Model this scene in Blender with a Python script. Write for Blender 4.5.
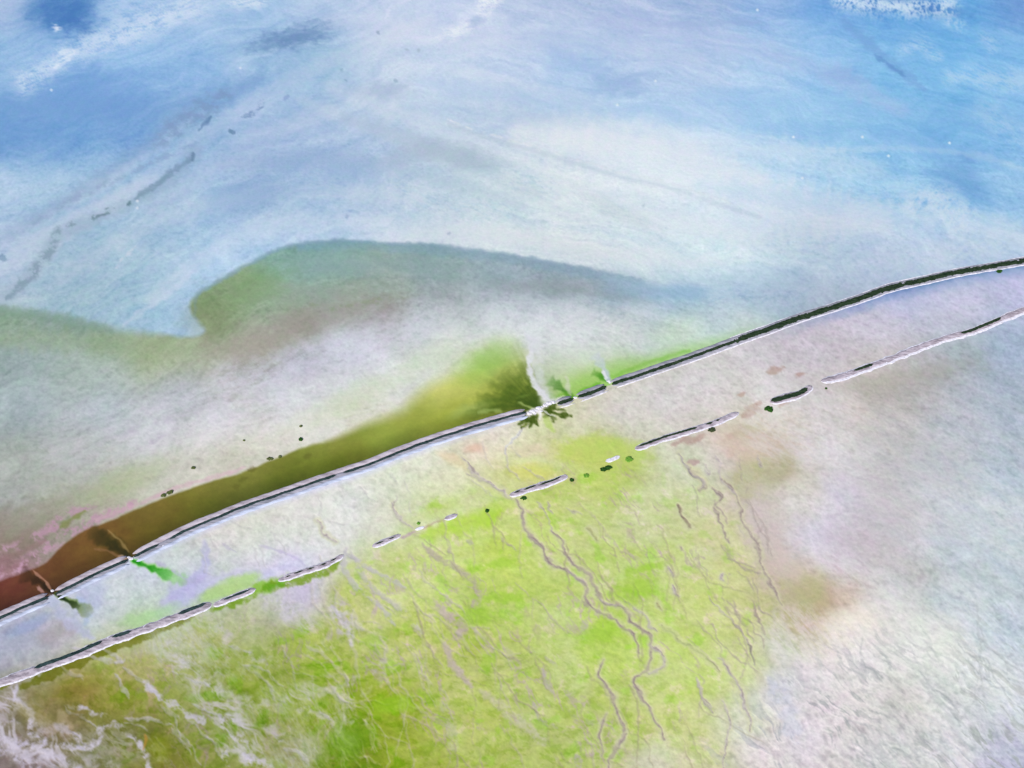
import bpy, math, random
import numpy as np
random.seed(7)
for o in list(bpy.data.objects): bpy.data.objects.remove(o)
sc = bpy.context.scene
COL = sc.collection
# ------------------------------------------------------------------ camera, sky, sun, exposure
H = 600.0; PITCH = math.radians(50.0); FPX = 1004.9
cam = bpy.data.cameras.new('camera'); cam.sensor_width = 36; cam.lens = 36 * FPX / 1024
cam.clip_start = 1; cam.clip_end = 200000
co = bpy.data.objects.new('camera', cam); COL.objects.link(co)
co.location = (0, 0, H); co.rotation_euler = (math.radians(90) - PITCH, 0, 0); sc.camera = co
SUN_EL = math.radians(42); SUN_AZ = math.radians(-152)      # compass-like, from +Y clockwise: sun behind the camera, to its left
w = bpy.data.worlds.new('World'); sc.world = w; w.use_nodes = True
nt = w.node_tree; bg = nt.nodes['Background']; sky = nt.nodes.new('ShaderNodeTexSky')
sky.sky_type = 'NISHITA'; sky.sun_disc = False; sky.sun_elevation = SUN_EL; sky.sun_rotation = SUN_AZ
nt.links.new(sky.outputs[0], bg.inputs[0]); bg.inputs[1].default_value = 0.10
sl = bpy.data.lights.new('sun', 'SUN'); sl.energy = 3.2; sl.angle = math.radians(0.5); sl.color = (1, 0.955, 0.9)
so = bpy.data.objects.new('sun', sl); COL.objects.link(so)
sd = (math.sin(SUN_AZ) * math.cos(SUN_EL), math.cos(SUN_AZ) * math.cos(SUN_EL), math.sin(SUN_EL))
from mathutils import Vector
so.rotation_euler = Vector(sd).to_track_quat('Z', 'Y').to_euler()
sc.view_settings.view_transform = 'Standard'; sc.view_settings.look = 'None'
sc.view_settings.gamma = 1; sc.view_settings.use_curve_mapping = False
sc.view_settings.exposure = 0.30
sc.cycles.max_bounces = 4
# linear brightness that a level surface of albedo 1 gets under this light (measured)
KRESP = np.array([1.105, 1.145, 1.245])

# ------------------------------------------------------------------ map <-> ground
SP, CP = math.sin(PITCH), math.cos(PITCH)
def gx(u, v):
    """survey coordinates (u, v) of the map -> metres on the level ground"""
    u = np.asarray(u, float); v = np.asarray(v, float)
    a = (u - 512) / FPX; b = -(v - 384) / FPX
    t = H / (SP - b * CP)
    return a * t, (CP + b * SP) * t
def Z(ox, oy, k, pts):
    return [(ox + x / k, oy + y / k) for x, y in pts]

# ------------------------------------------------------------------ noise
rng = np.random.RandomState(11)
PERM = rng.permutation(256).astype(np.int32); PERM = np.concatenate([PERM, PERM])
GA = rng.rand(256) * 2 * math.pi; GX = np.cos(GA).astype(np.float32); GY = np.sin(GA).astype(np.float32)
def perlin(x, y, seed=0):
    x = np.asarray(x, np.float32) + seed * 17.37; y = np.asarray(y, np.float32) + seed * 9.71
    xf = np.floor(x); yf = np.floor(y)
    xi = xf.astype(np.int32) & 255; yi = yf.astype(np.int32) & 255
    fx = x - xf; fy = y - yf
    sx = fx * fx * fx * (fx * (fx * 6 - 15) + 10); sy = fy * fy * fy * (fy * (fy * 6 - 15) + 10)
    def g(ix, iy, dx, dy):
        h = PERM[PERM[ix & 255] + (iy & 255)]
        return GX[h] * dx + GY[h] * dy
    n00 = g(xi, yi, fx, fy); n10 = g(xi + 1, yi, fx - 1, fy)
    n01 = g(xi, yi + 1, fx, fy - 1); n11 = g(xi + 1, yi + 1, fx - 1, fy - 1)
    a = n00 + sx * (n10 - n00); b = n01 + sx * (n11 - n01)
    return (a + sy * (b - a)) * 1.5
def fbm(x, y, octv=4, seed=0, gain=0.5):
    r = 0; a = 1.0; s = 0
    for i in range(octv):
        r = r + a * perlin(x * 2 ** i, y * 2 ** i, seed + i * 3); s += a; a *= gain
    return r / s * 1.4
def aniso(x, y, ang, long_, wide, octv=3, seed=0, gain=0.55):
    c, s = math.cos(ang), math.sin(ang)
    return fbm((x * c + y * s) / long_, (-x * s + y * c) / wide, octv, seed, gain)
def sstep(a, b, x):
    t = np.clip((x - a) / (b - a), 0, 1); return t * t * (3 - 2 * t)

# ------------------------------------------------------------------ the survey grid
STEP = 1.0
ug = np.arange(-170, 1196, STEP); vg = np.arange(-110, 884, STEP)
NU, NV = len(ug), len(vg)
U, V = np.meshgrid(ug, vg); U = U.ravel(); V = V.ravel()
X, Y = gx(U, V)
# rings out to the horizon
idx = np.arange(NU * NV).reshape(NV, NU)
border = np.concatenate([idx[0, :-1], idx[:-1, -1], idx[-1, :0:-1], idx[:0:-1, 0]])
ring_scales = [1.15, 1.4, 1.9, 3, 6, 15, 50]
cx, cy = 0.0, 620.0
for s in ring_scales:
    X = np.concatenate([X, cx + (X[border] - cx) * s]); Y = np.concatenate([Y, cy + (Y[border] - cy) * s])
    U = np.concatenate([U, U[border]]); V = np.concatenate([V, V[border]])
N = len(X)
gi = idx
quads = np.stack([gi[:-1, :-1], gi[1:, :-1], gi[1:, 1:], gi[:-1, 1:]], -1).reshape(-1, 4)
nb = len(border); prev = border
rq = []
for k in range(len(ring_scales)):
    cur = NU * NV + k * nb + np.arange(nb)
    rq.append(np.stack([prev, np.roll(prev, -1), np.roll(cur, -1), cur], -1)); prev = cur
rq = np.concatenate(rq)
quads = np.concatenate([quads, rq])
# make all normals point up
q = quads
ar = sum(X[q[:, i]] * Y[q[:, (i + 1) % 4]] - X[q[:, (i + 1) % 4]] * Y[q[:, i]] for i in range(4))
quads[ar < 0] = quads[ar < 0][:, ::-1]

# warped survey coordinates give organic edges
w1 = fbm(X / 70, Y / 70, 3, 1); w2 = fbm(X / 70, Y / 70, 3, 2)
w3 = fbm(X / 9, Y / 9, 3, 3); w4 = fbm(X / 9, Y / 9, 3, 4)
WU = U + 7 * w1 + 2.2 * w3; WV = V + 5 * w2 + 1.8 * w4      # strong warp
SU = U + 1.0 * w3; SV = V + 0.9 * w4                         # slight warp

def field(points, s=14.0):
    P = np.array(points, float)
    cu = np.arange(-176, 1208, 8.0); cv = np.arange(-120, 896, 8.0)
    CU, CV = np.meshgrid(cu, cv)
    acc = np.zeros(CU.shape + (3,)); ws = np.zeros(CU.shape)
    for p in P:
        d2 = (CU - p[0]) ** 2 + ((CV - p[1]) * 1.25) ** 2
        ww = 1 / (d2 + s * s) ** 2.0
        ws += ww; acc += ww[..., None] * p[2:5]
    acc /= ws[..., None]; acc /= 255.0
    # light blur
    for _ in range(2):
        pad = np.pad(acc, ((1, 1), (1, 1), (0, 0)), 'edge')
        acc = (pad[:-2, 1:-1] + pad[2:, 1:-1] + pad[1:-1, :-2] + pad[1:-1, 2:] + 2 * pad[1:-1, 1:-1]) / 6
    fu = np.clip((WU - cu[0]) / 8, 0, len(cu) - 1.001); fv = np.clip((WV - cv[0]) / 8, 0, len(cv) - 1.001)
    iu = fu.astype(int); iv = fv.astype(int); a = (fu - iu)[:, None]; b = (fv - iv)[:, None]
    return (acc[iv, iu] * (1 - a) * (1 - b) + acc[iv, iu + 1] * a * (1 - b) + acc[iv + 1, iu] * (1 - a) * b + acc[iv + 1, iu + 1] * a * b)

def grid_pts(rows):
    out = []
    for v, cols in rows:
        for i, c in enumerate(cols):
            if c: out.append((i * 64, v) + c)
    return out
LAKE = grid_pts([  # water tones; the blue partly stands in for reflected sky, painted into the albedo
 (0,   [(178,192,226),(85,130,190),(165,192,230),(188,207,236),(172,196,230),(192,207,234),(198,210,236),(196,208,238),(184,198,230),(180,194,228),(174,188,226),(160,178,220),(140,170,222),(112,160,222),(95,155,222),(104,165,226),(110,150,215)]),
 (64,  [(148,180,222),(150,182,226),(165,195,232),(160,190,228),(172,195,226),(165,190,220),(196,210,234),(190,206,234),(185,202,234),(174,198,235),(178,197,232),(177,195,230),(165,192,231),(142,183,231),(130,182,232),(128,186,236),(134,184,234)]),
 (128, [(112,154,210),(116,158,212),(130,165,214),(158,184,214),(186,203,227),(190,206,229),(184,201,227),(184,202,229),(190,206,231),(176,200,231),(174,201,235),(178,204,237),(165,198,235),(150,190,231),(140,184,231),(126,178,229),(132,180,231)]),
 (192, [(175,198,228),(172,197,226),(176,200,226),(178,201,224),(184,202,223),(175,198,222),(188,205,225),(182,202,223),(196,215,231),(216,228,238),(222,233,241),(212,229,241),(187,213,239),(170,203,235),(148,189,229),(134,179,227),(152,189,231)]),
 (256, [(188,206,230),(175,199,220),(176,203,224),(180,205,226),(186,207,223),(205,220,231),(210,223,233),(212,225,233),(214,228,235),(216,229,237),(216,231,239),(212,231,241),(208,229,241),(205,224,237),(199,215,235),(190,205,232),(188,204,233)]),
 (310, [(180,200,215),(172,198,214),(165,195,215),(175,200,220),None,None,None,None,None,None,(205,222,232),(200,216,228),(195,214,226),(192,208,225),(190,204,225),None,None]),
])
SHORE = [ # between the lake edge and the main levee
 (10,318,150,176,150),(60,330,160,182,168),(110,340,158,182,150),(160,352,168,184,142),(200,345,170,182,145),(20,360,175,194,190),(90,375,184,200,190),
 (215,322,138,155,105),(210,300,140,165,110),(240,285,145,168,112),(290,262,140,175,150),(330,252,142,178,165),(270,300,150,172,130),(330,275,150,178,152),(300,325,150,150,118),(260,345,170,168,140),
 (350,300,165,175,150),(380,290,158,176,160),(380,318,180,178,172),(430,262,150,178,176),(440,300,165,175,178),(500,270,158,180,190),(500,300,190,200,208),(560,285,155,175,186),(560,310,198,208,216),
 (620,292,158,184,202),(640,310,190,205,215),(680,296,160,190,215),(740,295,172,198,222),(720,318,198,212,222),(790,285,185,210,228),
 (430,330,205,212,216),(500,335,215,220,222),(560,340,218,224,224),(620,335,216,224,222),(680,330,205,222,205),(740,325,208,220,215),
 (20,410,188,204,206),(100,410,198,210,212),(180,395,190,198,196),(240,375,186,186,178),(300,365,196,196,196),(340,350,206,208,206),(380,350,216,218,216),
 (20,460,198,208,200),(80,460,208,214,212),(150,440,216,220,220),(220,425,218,222,222),(290,410,214,220,214),(350,390,218,224,212),(410,370,214,222,205),(450,350,216,222,208),
 (20,510,196,204,200),(60,500,198,208,190),(120,480,205,214,192),(180,470,208,214,200),(240,450,212,218,200),(300,435,214,218,198),(360,412,212,218,185),
 (20,545,170,160,150),(60,530,180,180,165),(100,515,205,205,190),(10,570,170,135,140),
 (820,300,190,206,216),(880,275,196,210,224),(940,262,198,210,228),(1000,250,192,206,232),
]
LAGOON = [
 (-40,620,78,34,18),(5,585,105,52,38),(5,605,75,38,18),(40,570,92,52,32),(60,580,78,46,20),(100,540,108,72,36),(110,560,84,58,20),(150,512,112,88,42),(160,535,84,66,18),(210,490,120,102,44),(220,508,86,78,18),
 (260,470,128,114,48),(280,488,82,82,12),(330,448,130,128,52),(340,465,84,92,10),(390,425,138,148,52),(400,440,90,112,20),(440,395,160,176,86),(450,415,118,140,34),(480,360,146,186,92),(500,350,150,192,104),(470,385,140,164,66),(515,372,124,150,60),
 (500,392,112,136,40),(490,404,104,128,28),(525,395,88,112,24),(460,425,110,138,30),
 (560,375,190,212,150),(590,365,200,218,170),(570,355,206,220,196),(600,350,210,222,205),(580,388,165,200,100),(600,378,160,205,90),(660,360,150,200,80),(650,345,195,218,165),(720,338,170,210,130),(640,366,120,180,40),
]
SOUTH = [
 (-20,650,188,198,214),(20,635,186,196,212),(60,640,190,192,196),(40,660,196,205,206),(90,625,200,216,222),(100,605,212,222,234),(110,640,198,214,172),(130,600,206,222,214),(150,620,190,215,165),(180,570,206,220,208),(150,575,206,216,228),
 (160,590,200,218,200),(200,580,196,200,222),(180,600,188,216,158),(200,590,186,190,218),(230,582,185,215,140),(240,570,205,206,216),(250,545,215,224,205),(300,545,212,224,198),(290,565,206,208,218),(330,520,216,226,202),(220,540,220,222,214),
 (350,500,214,224,210),(300,500,222,226,216),(400,480,212,226,200),(430,460,216,224,206),(450,480,214,224,190),(480,450,216,212,194),(470,500,200,220,150),(520,450,214,222,180),(500,430,218,216,206),(380,520,208,222,184),(430,505,202,222,160),
 (510,470,206,218,150),(560,455,196,215,130),(550,435,208,212,172),(590,425,212,210,188),(620,415,214,208,204),(600,445,190,210,110),(660,400,212,206,206),(700,385,212,206,208),(640,430,212,210,190),(760,360,214,206,212),(700,400,216,206,206),
 (820,340,216,208,216),(880,320,218,214,226),(950,305,220,217,236),(1020,285,208,206,236),(900,300,205,208,234),(760,385,216,208,206),(690,425,216,206,198),
 (10,715,152,148,118),(0,745,160,152,148),(40,700,158,158,98),(60,735,160,150,112),(80,690,162,162,72),(120,700,160,172,78),(90,750,142,152,100),(30,755,150,140,132),(130,740,148,160,90),(160,755,150,160,60),
 (110,665,178,184,108),(150,655,188,196,118),(200,630,192,204,120),(250,620,196,206,140),(220,660,178,196,92),(190,690,176,196,98),(250,680,172,196,72),(200,730,164,184,88),(240,740,168,188,96),
 (300,595,200,196,200),(280,610,196,200,170),(300,640,184,210,84),(350,600,188,212,92),(330,660,178,206,76),(310,700,168,200,72),(350,735,120,172,26),(345,755,118,165,20),(300,750,176,184,130),(390,705,148,196,34),(395,740,160,196,60),
 (400,565,188,216,96),(420,620,172,212,66),(450,590,176,216,70),(477,620,136,206,22),(490,590,160,214,50),(500,560,180,220,82),(450,550,192,220,110),(480,535,190,220,105),(520,600,182,216,90),(540,560,196,222,122),
 (440,660,168,208,72),(480,700,172,210,80),(440,740,168,204,74),(500,750,172,208,84),(540,690,182,212,104),(560,640,182,214,98),(600,635,158,212,52),(560,610,186,216,106),(560,500,196,220,124),(600,520,200,222,134),(650,510,202,224,136),(600,480,190,218,100),(620,465,186,212,92),
 (640,560,190,220,112),(640,590,178,214,92),(690,560,200,222,126),(700,600,198,220,116),(640,640,180,214,86),(680,640,188,218,96),(700,680,190,220,100),(640,720,186,214,100),(590,740,176,206,96),(690,730,202,220,130),(540,750,170,204,84),
 (700,500,206,220,148),(690,465,208,216,172),(720,530,206,214,130),(740,560,204,218,120),(745,620,198,216,116),(740,670,206,222,140),(740,720,212,222,186),(700,755,204,214,150),(760,745,220,216,212),(660,760,206,214,170),
 (720,450,218,206,192),(740,440,214,196,176),(760,455,196,180,142),(776,468,178,170,128),(770,500,188,176,130),(755,480,188,184,128),(745,510,204,190,150),(790,450,206,196,180),(785,500,204,200,184),
 (765,540,204,196,172),(790,555,212,208,202),(785,575,200,188,164),(780,595,188,190,128),(800,600,176,180,112),(822,610,196,184,148),(800,622,184,178,116),(770,620,196,208,138),(840,600,196,176,158),(785,645,190,206,170),(830,590,200,190,172),
 (830,440,216,208,206),(850,500,212,204,210),(820,540,218,214,218),(870,530,210,204,214),(880,450,208,204,208),(900,400,200,196,196),(880,370,206,198,196),(850,400,212,204,200),(920,370,200,198,202),(960,350,190,200,204),(1010,345,186,200,220),
 (950,430,202,206,216),(1010,410,194,204,216),(940,480,206,208,220),(1000,480,194,206,222),(900,530,202,202,216),(960,530,192,204,222),(1015,560,192,206,222),(900,580,196,196,204),(950,600,196,208,222),(1000,630,192,208,230),
 (850,560,206,200,208),(860,620,236,234,222),(840,640,232,230,220),(890,600,216,220,224),(920,650,228,234,234),(870,660,226,230,230),(820,680,220,218,222),(780,690,214,216,224),(800,740,222,216,226),(840,720,222,216,222),
 (900,700,214,214,216),(900,745,206,210,216),(950,690,226,232,238),(960,740,214,218,230),(1010,700,208,216,234),(1015,745,188,192,220),(1040,790,176,184,216),(985,665,216,226,238),
]
EDGE = [(-400,300),(-60,306),(0,310),(60,318),(120,328),(165,335),(195,337),(206,331),(196,318),(190,306),(197,293),(215,283),(234,272),(252,262),(272,251),(300,243),(345,240),(390,243),(430,245),(470,249),(520,255),(560,263),(600,271),(640,278),(690,282),(730,281)]
MAIN = [(-60,645),(0,618),(20,609),(55,594),(90,577),(127,560),(156,546),(188,530),(219,517),(246,506),(273,497),(310,484),(340,474),(371,464),(400,452),(433,440),(470,428),(505,418),(523,413),(556,404),(590,393),(615,383),(640,375),(663,367),(700,354),(741,339),(770,329),(800,318),(835,307),(866,296.5),(890,288),(925,280),(956,273),(990,267),(1024,261),(1080,250)]
LAGN = Z(0,468,2.56,[(-90,330),(0,290),(70,265),(120,240),(165,195),(230,155)])[:-1] + [(90,528),(101,525),(141,507),(172,495),(211,482),(242,472),(273,460),(305,447),(332,439),(367,425),(400,412),(410,402),(429,386),(460,371),(468,363),(484,351),(503,345),(523,351),(531,363)]
def poly_d(pts, u, v):
    """distance to polyline, signed-free, plus arclength position"""
    best = np.full(u.shape, 1e9); tt = np.zeros(u.shape); acc = 0.0
    for (x0, y0), (x1, y1) in zip(pts[:-1], pts[1:]):
        dx, dy = x1 - x0, y1 - y0; L2 = dx * dx + dy * dy + 1e-9; L = math.sqrt(L2)
        t = np.clip(((u - x0) * dx + (v - y0) * dy) / L2, 0, 1)
        d = np.hypot(u - x0 - t * dx, v - y0 - t * dy)
        m = d < best; best = np.where(m, d, best); tt = np.where(m, acc + t * L, tt); acc += L
    return best, tt, acc
def inside(poly, u, v):
    r = np.zeros(u.shape, bool); n = len(poly)
    for i in range(n):
        x0, y0 = poly[i]; x1, y1 = poly[(i + 1) % n]
        if y0 == y1: continue
        c = ((y0 > v) != (y1 > v)) & (u < (x1 - x0) * (v - y0) / (y1 - y0) + x0)
        r ^= c
    return r
def smooth_line(pts, n=6):
    """Catmull-Rom through the points"""
    P = [np.array(p, float) for p in pts]; P = [2 * P[0] - P[1]] + P + [2 * P[-1] - P[-2]]; out = []
    for i in range(1, len(P) - 2):
        for k in range(n):
            t = k / n
            out.append(tuple(0.5 * (2 * P[i] + (P[i + 1] - P[i - 1]) * t + (2 * P[i - 1] - 5 * P[i] + 4 * P[i + 1] - P[i + 2]) * t * t + (3 * P[i] - P[i - 1] - 3 * P[i + 1] + P[i + 2]) * t ** 3)))
    out.append(tuple(P[-2])); return out

lake = field(LAKE); shore = field(SHORE); lag = field(LAGOON) + field([(60,560,15,17,2),(160,520,6,12,-4),(260,480,4,6,2),(400,430,13,20,20),(470,390,44,38,36),(520,392,6,8,6),(500,345,16,8,20),(580,390,0,0,0),(0,600,6,6,2),(340,462,6,6,4),(440,430,12,12,10),(505,408,0,0,0),(660,360,0,0,0)], 30) ; south = field(SOUTH)

mainv = np.interp(U, [p[0] for p in MAIN], [p[1] for p in MAIN])
mainv = np.where(U > 1080, 250 - (U - 1080) * 0.2, np.where(U < -60, 645 + (-60 - U) * 0.45, mainv))
below = V > mainv                                     # south of the main levee
edgeS = smooth_line(EDGE, 3)
epoly = edgeS + [(1300, 281), (1300, 1200), (-500, 1200)]
ed, et, eL = poly_d(edgeS, WU * .5 + U * .5, WV * .5 + V * .5)
ein = inside(epoly, WU * .5 + U * .5, WV * .5 + V * .5)
esd = np.where(ein, ed, -ed)
sharp = 3.0 + 34 * sstep(560, 740, U) + 7 * sstep(190, 90, U)
em = sstep(-sharp, sharp * 1.2, esd)
em = np.where(U > 700, sstep(262, 310, V + 8 * w1), em)
nlv = smooth_line(LAGN, 3)
lpoly = nlv + [(537, 390), (540, 440), (-200, 900), (-300, 760)]
ld, lt, lL = poly_d(nlv, WU * .35 + U * .65, WV * .35 + V * .65); lin_ = inside(lpoly, WU * .35 + U * .65, WV * .35 + V * .65)
lsd = np.where(lin_, ld, -ld)
THT = np.arctan2(V - 409, U - 541); RR = np.hypot(U - 541, V - 409)
fan = fbm(THT * 6, RR / 90 + .15 * w3, 4, 150, .65) * sstep(120, 15, RR) + .9 * fbm(THT * 17 + .5 * w3, RR / 50, 3, 153, .6) * sstep(85, 8, RR)
lsoft = np.where(U < 280, 1.6, 1.6 + 10 * sstep(280, 430, U))
lsoft = lsoft + 9 * sstep(380, 355, V) * (U > 430); lm = sstep(-lsoft, lsoft, lsd + 10 * fan * (U > 430) * (V < 385)) * (~below)

col = lake.copy()
wet = np.full(N, 0.75)
z = np.zeros(N)
# lake streaks -------------------------------------------------------------
ul = sstep(620, 300, U)
XW = X + 34 * fbm(X / 130, Y / 130, 2, 101) + 9 * fbm(X / 34, Y / 34, 2, 102); YW = Y + 30 * fbm(X / 130, Y / 130, 2, 103) + 9 * fbm(X / 34, Y / 34, 2, 104)
A1 = aniso(XW, YW, math.radians(38), 160, 22, 5, 20, 0.6); A2 = aniso(XW, YW, math.radians(-20), 170, 20, 5, 24, 0.6)
ST = A1 * ul + A2 * (1 - ul)
B1 = aniso(XW, YW, math.radians(40), 26, 5, 4, 28, 0.62); B2 = aniso(XW, YW, math.radians(-25), 30, 5, 4, 32, 0.62)
SF = B1 * ul + B2 * (1 - ul)
MO = fbm(XW / 40, YW / 40, 5, 36, 0.6)
WI = (1 - np.abs(fbm(XW / 60 + A1 * .3, YW / 34, 5, 110, .6)) * 2.4).clip(-.6, 1)      # wisps of suspended salt
WI = sstep(.1, 1, WI) * sstep(-.2, .4, MO + .15)
FG = fbm(X / 5, Y / 5, 4, 40, 0.75)
PT = fbm(X / 13, Y / 13, 5, 80, 0.68)                        # patchiness
RG = (1 - np.abs(fbm(X / 8, Y / 8, 4, 84, .62)) * 2.2).clip(-1, 1)   # crinkled crust
RG = RG - RG.mean()
def add(arr, rgb): return arr[:, None] * np.array(rgb)[None]
up = 1 - em
col = col + add(up, (.012, .034, .014)) * sstep(.92, .6, lake[:, :1])
col += add(up * (ST * 0.055 + MO * 0.03), (1.25, .9, .5)) + add(up * WI * .014, (1.2, .9, .5)) + add(up * SF * 0.026, (1.1, .95, .75)) + add(up * (FG * .032 + RG * .016 * (1 + 1.2 * (V > 140))), (1.1, 1, .9))
z += up * (SF * .08 + FG * .04 + RG * .03)
def mixc(mask, rgb):
    global col
    m = np.clip(mask, 0, 1)[:, None]; col = col * (1 - m) + np.array(rgb)[None] / 255.0 * m
def darken_tex(mask, amt, dark):   # mottles
    mixc(mask * amt, dark)
def stroke(pts, width, rgb, a=1.0, soft=None, taper=True, brk=0.0, warp=1.0, depth=0.0, halo=None, seed=0, jet=False, wob=1.0):
    """a line feature lying on the ground (channel, salt ridge)"""
    global col, z
    pts = smooth_line(pts, 4) if len(pts) > 2 else pts
    soft = soft if soft is not None else max(1.0, width * .7)
    R = width + soft * 2 + 8
    us = [p[0] for p in pts]; vs = [p[1] for p in pts]
    ix = np.where((U > min(us) - R) & (U < max(us) + R) & (V > min(vs) - R) & (V < max(vs) + R) & (np.arange(N) < NU * NV))[0]
    if len(ix) == 0: return
    u = U[ix] + warp * (w3[ix] * 1.8 * wob + w1[ix] * 1.0); v = V[ix] + warp * (w4[ix] * 1.6 * wob + w2[ix] * 1.0)
    d, t, L = poly_d(pts, u, v); d = np.abs(d + .35 * min(width, 3) * FG[ix])
    f = t / L
    wd = np.full(len(ix), float(width))
    if jet: wd = wd * (.3 + 1.5 * f)
    wd = wd * (1 + 0.55 * perlin(t / 9.0, np.full(len(ix), 3.7), seed + 5) + 0.35 * perlin(t / 3.5, np.full(len(ix), 1.3), seed + 6))
    if taper: wd = wd * np.clip(np.minimum(f, 1 - f) * 6 + .25, 0, 1)
    m = sstep(wd + soft, np.maximum(wd - soft * .5, 0), d)
    if brk: m = m * sstep(brk - .5, brk - .05, PT[ix] + .35 * FG[ix])
    m = m * (1 - .22 * sstep(.3, -.4, PT[ix] + .5 * FG[ix]))
    if jet: m = m * (1 - f) ** .45
    if halo:
        h = sstep(wd + soft * 2.5 + 1.5, wd + soft * .8, d)
        k = np.clip(h * a * .7, 0, 1)[:, None]; col[ix] = col[ix] * (1 - k) + np.array(halo)[None] / 255 * k
    k = np.clip(m * a, 0, 1)[:, None]
    col[ix] = col[ix] * (1 - k) + np.array(rgb)[None] / 255 * k
    z[ix] += depth * m
def blob(u0, v0, ru, rv, ang, rgb, a=1.0, soft=.6, tex=0.35, warp=1.0):
    global col
    c, s = math.cos(math.radians(ang)), math.sin(math.radians(ang))
    du = U * (1 - warp) + WU * warp - u0; dv = V * (1 - warp) + WV * warp - v0
    d = np.hypot((du * c + dv * s) / ru, (-du * s + dv * c) / rv) + tex * (SF * .25 + MO * .35 + PT * .8)
    m = sstep(1 + soft, 1 - soft, d) * (np.arange(N) < NU * NV)
    mixc(m * a, rgb); return m
# patches in the lake
blob(66, 14, 20, 16, 0, (74,122,186), .6, .9, 1.2); blob(80, 26, 14, 8, 20, (76,122,186), .4, .8, 1)
blob(296, 36, 32, 10, -14, (116,146,186), .75, .8, .9); blob(270, 44, 16, 7, -10, (120,150,188), .4)
blob(70, 95, 85, 26, -4, (108,152,208), .45); blob(20, 140, 60, 25, 0, (108,150,205), .35)
blob(620, 84, 26, 10, 5, (150,180,220), .5, .8, .9); blob(575, 60, 45, 8, 25, (158,188,228), .5)
blob(530, 122, 40, 7, -6, (165,190,224), .5); blob(382, 92, 26, 7, 0, (165,184,210), .5)
blob(958, 180, 30, 18, 20, (112,158,210), .5); blob(968, 156, 9, 5, 15, (90,140,196), .55); blob(838, 77, 20, 8, 5, (132,170,222), .5)
blob(950, 150, 45, 14, 10, (120,168,222), .35); blob(900, 6, 60, 9, 3, (72,125,196), .75); blob(965, 60, 50, 20, 10, (118,180,236), .3)
blob(640, 140, 90, 20, 8, (228,234,240), .5); blob(760, 190, 70, 20, 15, (206,230,244), .4)
stroke([(843,20),(870,45),(905,75),(925,90)], 4, (118,158,214), .45, 4); stroke([(875,55),(905,76)], 1.6, (92,134,196), .5, 1.5)
stroke([(650,26),(700,24),(760,22)], 2.5, (150,172,216), .4, 3)
stroke([(740,148),(820,150),(900,148),(975,155),(1030,172)], 2.2, (196,220,240), .5, 3)
for p0, p1, ww_, aa in [((590,130),(690,160),5,.35),((450,70),(600,105),6,.3)]: stroke([p0, p1], ww_, (210,222,238), aa, 7)
# broad milky sweeps of suspended salt and the clearer, bluer lanes between them
for p_, w_, c_, a_ in [
  ([(-40,292),(60,235),(150,178),(230,118),(320,66),(430,18)], 6, (214,224,238), .42), ([(-40,262),(50,215),(130,165),(190,122)], 4, (208,220,236), .4),
  ([(-20,250),(60,205),(140,150),(200,108),(262,78)], 5, (150,176,206), .45), ([(-40,318),(30,275),(60,245)], 5, (214,224,236), .4),
  ([(330,88),(420,122),(520,162),(640,210),(760,240)], 8, (222,230,238), .38), ([(300,100),(400,140),(480,180),(600,225)], 5, (216,226,234), .35),
  ([(345,118),(440,150),(540,195)], 6, (176,194,212), .4), ([(220,165),(330,158),(430,176),(520,205)], 6, (178,196,214), .38), ([(150,300),(230,240),(300,222),(420,226),(560,246),(700,268)], 7, (220,230,238), .45),
  ([(190,205),(300,190),(420,200)], 6, (212,224,234), .4), ([(60,280),(140,230),(240,200)], 6, (206,220,234), .35), ([(520,128),(640,130),(760,146),(880,170)], 10, (228,234,242), .35),
  ([(520,140),(640,168),(760,200),(880,222)], 16, (234,238,243), .6), ([(560,140),(660,150),(760,180)], 10, (232,236,242), .5), ([(330,262),(460,232),(600,250),(720,262)], 6, (226,232,238), .4), ([(150,210),(240,150),(330,110)], 8, (206,216,232), .4), ([(640,215),(760,228),(880,215),(980,222),(1040,244)], 9, (226,234,242), .45), ([(700,185),(800,200),(900,218)], 7, (186,214,238), .35),
  ([(-20,100),(90,112),(180,104),(260,82)], 9, (132,170,214), .4), ([(330,20),(450,36),(600,44),(700,60)], 9, (204,212,236), .35), ([(420,84),(520,96),(640,112),(740,118)], 7, (172,200,234), .35),
  ([(700,95),(820,104),(940,118),(1040,128)], 9, (150,192,234), .35), ([(760,128),(880,138),(1000,160)], 7, (140,184,230), .4), ([(600,20),(720,40),(820,70),(900,110)], 8, (184,194,230), .35)]:
    stroke(p_, w_, c_, a_, w_ * 1.3, warp=1.6)
# fine ridge line and rippled shallows
RIDGE = Z(312,0,2.56,[(350,310),(430,340),(520,365),(620,395),(700,420),(800,450),(900,470),(1024,510)]) + [(760,214)]
stroke([(a, b - 1.5) for a, b in RIDGE], 1.0, (228,234,240), .6, 1.4, brk=.15, depth=.15); stroke([(a, b + 2.2) for a, b in RIDGE], 2.0, (184,200,216), .45, 3.5)
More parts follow.
